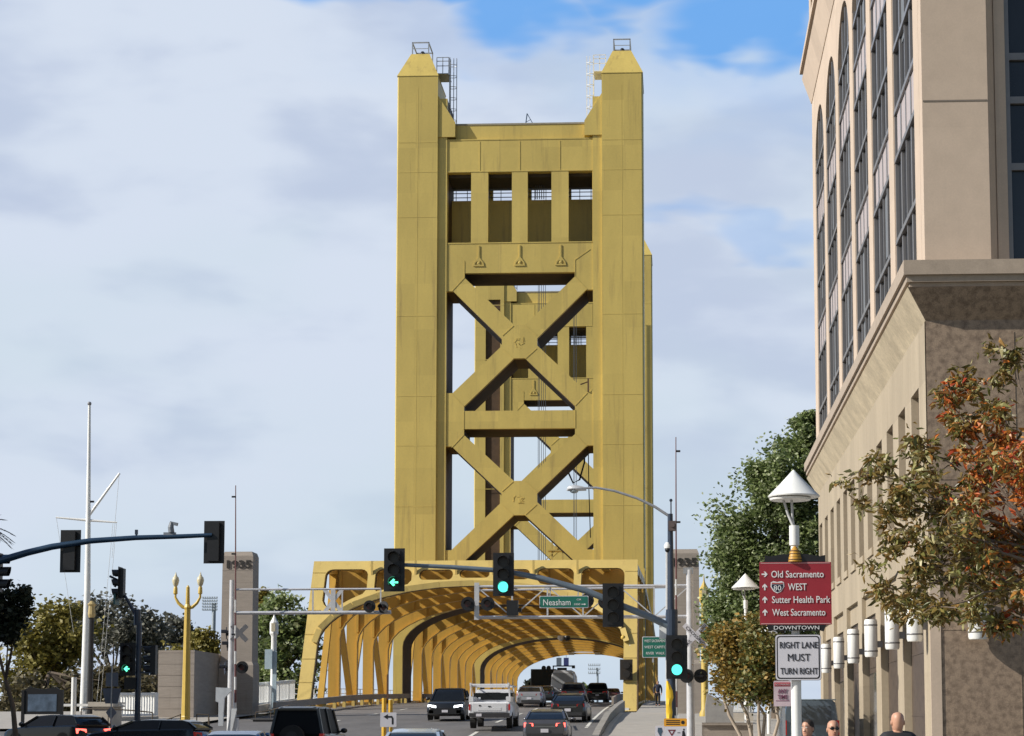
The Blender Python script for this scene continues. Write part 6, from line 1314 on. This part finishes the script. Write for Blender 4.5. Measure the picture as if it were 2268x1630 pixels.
# foreground autumn tree
Yt = 30.0; bx = P(2372, 1500, Yt).x; ft = thing('autumn_tree', 'large foreground tree with orange, red and olive leaves on the right', 'tree', (bx, Yt, 0.0))
rf = random.Random(5); tm = MB(); cen = []
top = V((0, 0, 3.7)); tm.tube([(0, 0, 0), (.03, 0, 1.4), top], [.12, .10, .085], 10)
def twig(a, b, r, n=6, sagf=.1):
    a = V(a); b = V(b); pts = []
    for i in range(n + 1):
        f = i / n; p = a.lerp(b, f); p += V((rf.gauss(0, .03), rf.gauss(0, .03), rf.gauss(0, .03) + sin(pi * f) * sagf)); pts.append(p)
    tm.tube(pts, [r * (1 - .85 * i / n) for i in range(n + 1)], 5); return pts
targets = [(1925, 1050), (2000, 1085), (2095, 890), (2130, 850), (2245, 785), (2060, 1000), (2120, 950), (2220, 930), (2270, 1000), (1945, 1300), (2000, 1320), (2090, 1345), (2160, 1370), (2250, 1385), (2080, 1180), (2000, 1190), (2130, 1230), (2200, 1180), (2260, 1230), (2040, 1265), (2160, 1290), (2240, 1300), (2350, 1000), (2360, 1200), (2100, 1090), (2190, 1050), (2300, 1100), (2020, 1120)]
B0 = V((bx, Yt, 0))
for (x, y) in targets:
    Yl_ = Yt + rf.uniform(-1.3, 1.3); q_ = P(x, y, Yl_) - B0; q_ = V(q_); pts = twig(top + V((0, 0, rf.uniform(-.3, .5))), q_, .035)
    for j, nn in ((3, 1), (4, 1), (5, 2), (6, 4)):
        for _ in range(nn):
            e = pts[j] + V((rf.gauss(0, .26), rf.gauss(0, .26), rf.gauss(.03, .19))); s2 = twig(pts[j], e, .010, 3, .03); cen.append((s2[-1], .20))
    cen.append((pts[-1], .18))
part(ft, 'trunk', tm, mat('foreground_bark', (.17, .13, .10), .9, 0, .2, 8), smooth=60)
def fgm(p, r):
    x = p.x + bx; z = p.z; px_ = 1495 + x * FPX / Yt; py_ = 1610 - (z - 1.6) * FPX / Yt
    w = .0
    for cx, cy, rx, ry, k in ((2230, 1120, 95, 70, 1.5), (2220, 990, 110, 70, 1.1), (2250, 1230, 80, 60, .9), (2120, 860, 60, 60, .7), (2180, 1090, 70, 60, 1.0), (2260, 1370, 60, 60, .4)):
        w = max(w, k * math.exp(-((px_ - cx) / rx) ** 2 - ((py_ - cy) / ry) ** 2))
    u = r.random(); return 2 if u < w * .18 else 1 if u < w * .8 else 0
part(ft, 'crown', leafmesh(cen, 9800, .165, .38, rf, 'leaf', .45, matf=fgm, flat=.6), [FG1, FG2, FG3], fix=False)

# ------------------------------------------------------------- people
SKIN = mat('skin', (.50, .27, .18), .5, 0, .06, 12)
def skinned(chains, name, m, par, sub=1, label=None):
    "chains: list of [(point, radius), ...]; every later chain starts at an index of an earlier vertex"
    vs = []; rs = []; es = []
    for ch in chains:
        prev = None
        for it in ch:
            if isinstance(it, int): prev = it; continue
            vs.append(it[0]); rs.append(it[1]); i = len(vs) - 1
            if prev is not None: es.append((prev, i))
            prev = i
    me = bpy.data.meshes.new(name); me.from_pydata(vs, es, []); ob = bpy.data.objects.new(name, me); COL.objects.link(ob)
    md = ob.modifiers.new('s', 'SKIN'); md.use_smooth_shade = True; lay = me.skin_vertices[0].data if me.skin_vertices else None
    if lay is None:
        b = bmesh.new(); b.from_mesh(me); b.verts.layers.skin.verify(); b.to_mesh(me); b.free(); lay = me.skin_vertices[0].data
    for i, r in enumerate(rs):
        lay[i].radius = (r, r) if not isinstance(r, tuple) else r; lay[i].use_root = (i == 0)
    sd = ob.modifiers.new('u', 'SUBSURF'); sd.levels = sub; sd.render_levels = sub
    dg = bpy.context.evaluated_depsgraph_get(); dg.update(); nm = bpy.data.meshes.new_from_object(ob.evaluated_get(dg))
    bpy.data.objects.remove(ob); nm.name = name; nm.materials.clear(); nm.materials.append(m)
    nm.polygons.foreach_set('use_smooth', [True] * len(nm.polygons))
    o = bpy.data.objects.new(name, nm); COL.objects.link(o); o.parent = par
    if label: o['label'] = label
    return o
def person(lb, x, Y, rot, shirt, trouser, hair=None, glasses=False, H=1.76, stride=.22, base=None, beard=None, cap=None, jacket_open=None, arm_bend=.2):
    z0 = rz(Y) + .13 if base is None else base
    t = thing('person', lb, 'person', (x, Y, z0), rot, 'people on the sidewalks'); s = H / 1.76
    S = lambda a, b, c: (a * s, b * s, c * s)
    # local frame: the face looks towards -Y
    hip, chest, neck = S(0, 0, .95), S(0, .01, 1.30), S(0, .0, 1.50)
    core = [(hip, .135 * s), (S(0, 0, 1.12), .125 * s), (chest, .15 * s), (S(0, 0, 1.42), .12 * s), (neck, .058 * s), (S(0, -.01, 1.57), .055 * s)]
    arm = lambda k: [3, (S(k * .17, 0, 1.43), .065 * s), (S(k * .225, .02, 1.30), .055 * s), (S(k * .26, .04, 1.13), .045 * s), (S(k * .26, -.04 - arm_bend * .3, .93), .036 * s), (S(k * .255, -.07 - arm_bend * .35, .85), .03 * s), (S(k * .25, -.09 - arm_bend * .35, .79), .032 * s)]
    leg = lambda k: [0, (S(k * .095, 0, .86), .09 * s), (S(k * .10, -k * stride * .5, .50), .062 * s), (S(k * .10, -k * stride * .8 + .03, .28), .055 * s), (S(k * .10, -k * stride, .09), .042 * s), (S(k * .11, -k * stride - .15, .04), .04 * s)]
    body = skinned([core, arm(1), arm(-1), leg(1), leg(-1)], 'body', SKIN, t, 1)
    # fingers
    for k in (1, -1):
        for j, (dx, ln) in enumerate(((-.025, .07), (-.008, .085), (.009, .08), (.025, .065))):
            f = MB(); b0 = V(S(k * .25, -.09 - arm_bend * .35, .78)) + V((0, dx, 0)); f.tube([b0, b0 + V((0, -.01, -ln * .5)) * s, b0 + V((-k * .015, -.005, -ln)) * s], [.0095, .009, .007], 6); part(body, 'finger', f, SKIN, smooth=60)
        f = MB(); b0 = V(S(k * .25, -.12 - arm_bend * .35, .81)); f.tube([b0, b0 + V((-k * .02, -.02, -.03)), b0 + V((-k * .02, -.025, -.055))], [.011, .01, .008], 6); part(body, 'thumb', f, SKIN, smooth=60)
    # head
    h = MB(); cz = 1.622 * s; L = []
    prof = [(-.125, .028, .035, -.022), (-.115, .045, .055, -.02), (-.09, .057, .075, -.012), (-.05, .066, .088, -.004), (0, .073, .095, 0), (.04, .075, .097, .002), (.08, .066, .086, .004), (.105, .045, .058, .006), (.116, .015, .02, .006)]
    for z, rx, ry, oy in prof: L.append([(rx * s * cos(2 * pi * i / 20), (oy + ry * sin(2 * pi * i / 20) * (1 + .0)) * s, cz + z * s) for i in range(20)])
    h.loft(L)
    h.loft([[(-.010 * s * k, (-.088 - dy) * s, cz + z * s), (.010 * s * k, (-.088 - dy) * s, cz + z * s), (.013 * s * k, -.07 * s, cz + z * s), (-.013 * s * k, -.07 * s, cz + z * s)] for z, dy, k in ((.012, .004, .7), (-.02, .018, 1), (-.034, .024, 1.3), (-.042, .008, 1.2))])
    for k in (-1, 1): h.sphere((k * .076 * s, .008 * s, cz - .008 * s), .03 * s, 8, (.35, .7, 1.05))
    hd = part(t, 'head', h, SKIN, smooth=60)
    for k in (-1, 1):
        e = MB(); e.sphere((k * .029 * s, -.087 * s, cz + .012 * s), .012 * s, 8, (1.3, .5, .8)); part(hd, 'eye', e, mat('eye_white', (.6, .58, .55), .3)); e = MB(); e.sphere((k * .029 * s, -.092 * s, cz + .012 * s), .006 * s, 6); part(hd, 'iris', e, BLACK)
        e = MB(); e.bar((k * .014 * s, -.092 * s, cz + .033 * s), (k * .045 * s, -.086 * s, cz + .034 * s), .008 * s); part(hd, 'eyebrow', e, mat('brow_dark', (.05, .03, .02), .9))
    e = MB(); e.sphere((0, -.083 * s, cz - .062 * s), .022 * s, 10, (1.1, .5, .28)); part(hd, 'mouth', e, mat('lips', (.32, .10, .08), .5), smooth=60)
    if hair:
        hm = MB(); L = []
        for z, rx, ry, oy in ((-.05, .070, .075, .022), (-.01, .0785, .090, .014), (.04, .082, .098, .009), (.08, .073, .090, .008), (.108, .050, .062, .008), (.122, .018, .022, .008)): L.append([(rx * s * cos(2 * pi * i / 20), (oy + ry * sin(2 * pi * i / 20) * (1 if i < 11 else (.55 if z < .04 else .98))) * s, cz + z * s) for i in range(20)])
        hm.loft(L); part(hd, 'hair', hm, hair, smooth=60)
    if glasses:
        for k in (-1, 1):
            e = MB(); e.sphere((k * .033 * s, -.094 * s, cz + .01 * s), .026 * s, 10, (1.1, .3, .75)); part(hd, 'sunglass_lens', e, BLACK, smooth=60)
        e = MB(); e.bar((-.075 * s, -.06 * s, cz + .018 * s), (-.058 * s, -.096 * s, cz + .018 * s), .006); e.bar((.075 * s, -.06 * s, cz + .018 * s), (.058 * s, -.096 * s, cz + .018 * s), .006); e.bar((-.02 * s, -.104 * s, cz + .018 * s), (.02 * s, -.104 * s, cz + .018 * s), .006); part(hd, 'glasses_frame', e, BLACK)
    if beard:
        e = MB(); e.sphere((0, -.055 * s, cz - .09 * s), .05 * s, 10, (1.05, .8, .7)); part(hd, 'beard', e, beard, smooth=60)
    g = .016
    sh = skinned([[(S(0, 0, .90), (.165 + g) * s), (S(0, 0, 1.12), (.148 + g) * s), (chest, (.17 + g) * s), (S(0, .0, 1.43), .125 * s), (S(0, .012, 1.535), .07 * s)]] + [[3, (S(k * .15, 0, 1.445), .072 * s), (S(k * .205, .01, 1.39), .075 * s), (S(k * .238, .02, 1.28), .072 * s), (S(k * .27, .04, 1.13), .065 * s), (S(k * .265, -.03 - arm_bend * .3, .95), .052 * s), (S(k * .26, -.06 - arm_bend * .34, .87), .045 * s)] for k in (1, -1)], 'jacket', shirt, t, 1)
    if jacket_open:
        e = MB(); e.loft([[(-.07 * s, -.165 * s, 1.0 * s), (.07 * s, -.165 * s, 1.0 * s), (.07 * s, -.1 * s, 1.0 * s), (-.07 * s, -.1 * s, 1.0 * s)], [(-.10 * s, -.205 * s, 1.28 * s), (.10 * s, -.205 * s, 1.28 * s), (.09 * s, -.1 * s, 1.28 * s), (-.09 * s, -.1 * s, 1.28 * s)], [(-.075 * s, -.13 * s, 1.45 * s), (.075 * s, -.13 * s, 1.45 * s), (.07 * s, -.05 * s, 1.45 * s), (-.07 * s, -.05 * s, 1.45 * s)]]); part(t, 'shirt_front', e, jacket_open, smooth=60)
    skinned([[(S(0, 0, .97), .15 * s), (S(0, 0, .88), .14 * s)]] + [[1, (S(k * .10, 0, .80), .11 * s), (S(k * .10, -k * stride * .5, .50), .085 * s), (S(k * .10, -k * stride * .8 + .03, .28), .075 * s), (S(k * .10, -k * stride + .01, .10), .07 * s)] for k in (1, -1)], 'trousers', trouser, t, 1)
    for k in (1, -1):
        m = MB(); y = -k * stride; m.loft([[(k * .10 * s - .045, y * s + .06, 0), (k * .10 * s + .045, y * s + .06, 0), (k * .10 * s + .04, y * s + .06, .09), (k * .10 * s - .04, y * s + .06, .09)], [(k * .11 * s - .05, y * s - .08, 0), (k * .11 * s + .05, y * s - .08, 0), (k * .11 * s + .045, y * s - .08, .085), (k * .11 * s - .045, y * s - .08, .085)], [(k * .11 * s - .035, y * s - .2, 0), (k * .11 * s + .035, y * s - .2, 0), (k * .11 * s + .03, y * s - .2, .04), (k * .11 * s - .03, y * s - .2, .04)]]); part(t, 'shoe', m, mat('black_shoe', (.02, .02, .02), .5), smooth=50)
    return t
REDC = mat('red_cloth', (.50, .015, .025), .8); MAR = mat('maroon_cloth', (.22, .018, .03), .8); BLK = mat('black_cloth', (.014, .014, .017), .8, 0, .2, 8); JEAN = mat('denim', (.05, .07, .12), .85)
person('person in a red shirt and open black jacket beside the white sign post', X_(1789, 27.5), 27.5, R(-35), BLK, JEAN, mat('dark_hair', (.03, .02, .015), .8), H=1.73, base=-.02 + .0, jacket_open=REDC)
person('person with shaved head and sunglasses in a maroon top facing the camera', X_(1845, 26), 26, R(8), MAR, JEAN, None, True, H=1.73, base=-.03, jacket_open=MAR)
person('bald person in a black jacket walking away, in front of the wall piers', X_(1988, 25), 25, pi + R(6), BLK, JEAN, None, H=1.83, base=-.035)
c = P(1457, 1562, 140)
person('distant person in dark clothes walking on the bridge footpath', c.x, 140, 0, mat('navy_cloth', (.012, .016, .035), .8), BLK, mat('dark_hair', (.03, .02, .015)), H=1.74, base=rz(140) + .1)
c = P(1654, 1560, 96)
person('tiny distant figure in dark clothes by the balustrade under the small trees', c.x, 96, pi / 2, BLK, BLK, mat('dark_hair', (.03, .02, .015)), H=1.7, base=c.z - .1)

# old brick block on the near left corner, outside the picture; it shades the junction
bb = thing('brick_building', 'old brick block at the near left street corner', 'building', (-47, 28, -.05))
BK = mat('old_brick', (.26, .12, .08), .85, 0, .2, 3, fine=.2)
hol = []
for fz in (4.6, 9.2, 13.8, 18.4):
    for k in range(9): y = 30.5 + k * 4.3; hol.append([(y, fz), (y + 1.5, fz), (y + 1.5, fz + 2.6), (y, fz + 2.6)])
for k in range(9): y = 30 + k * 4.3; hol.append([(y, .3), (y + 2.7, .3), (y + 2.7, 3.4), (y, 3.4)])
m = MB(); m.yz([(28, -.1), (70, -.1), (70, 25), (28, 25)], -47.4, -47, hol); part(bb, 'street_wall', m, BK, world=True)
m = MB(); m.box(-64, -47.6, 28.1, 69.9, -.1, 24.8); part(bb, 'core', m, MATS['dark_interior'], world=True)
m = MB(); m.box(-64, -47.402, 69.902, 70.2, -.1, 25); part(bb, 'end_wall', m, BK, world=True)
m = MB(); m.box(-64.2, -46.6, 27.7, 70.4, 25.002, 25.7); part(bb, 'cornice', m, CONCL, world=True)
for h_ in hol:
    m = MB(); m.box(-47.3, -47.25, h_[0][0] - .02, h_[1][0] + .02, h_[0][1] - .02, h_[2][1] + .02); w_ = part(bb, 'window', m, GLASS, world=True)
    m = MB(); m.box(-47.05, -46.85, h_[0][0] - .1, h_[1][0] + .1, h_[0][1] - .16, h_[0][1]); part(w_, 'sill', m, CONCL, world=True)
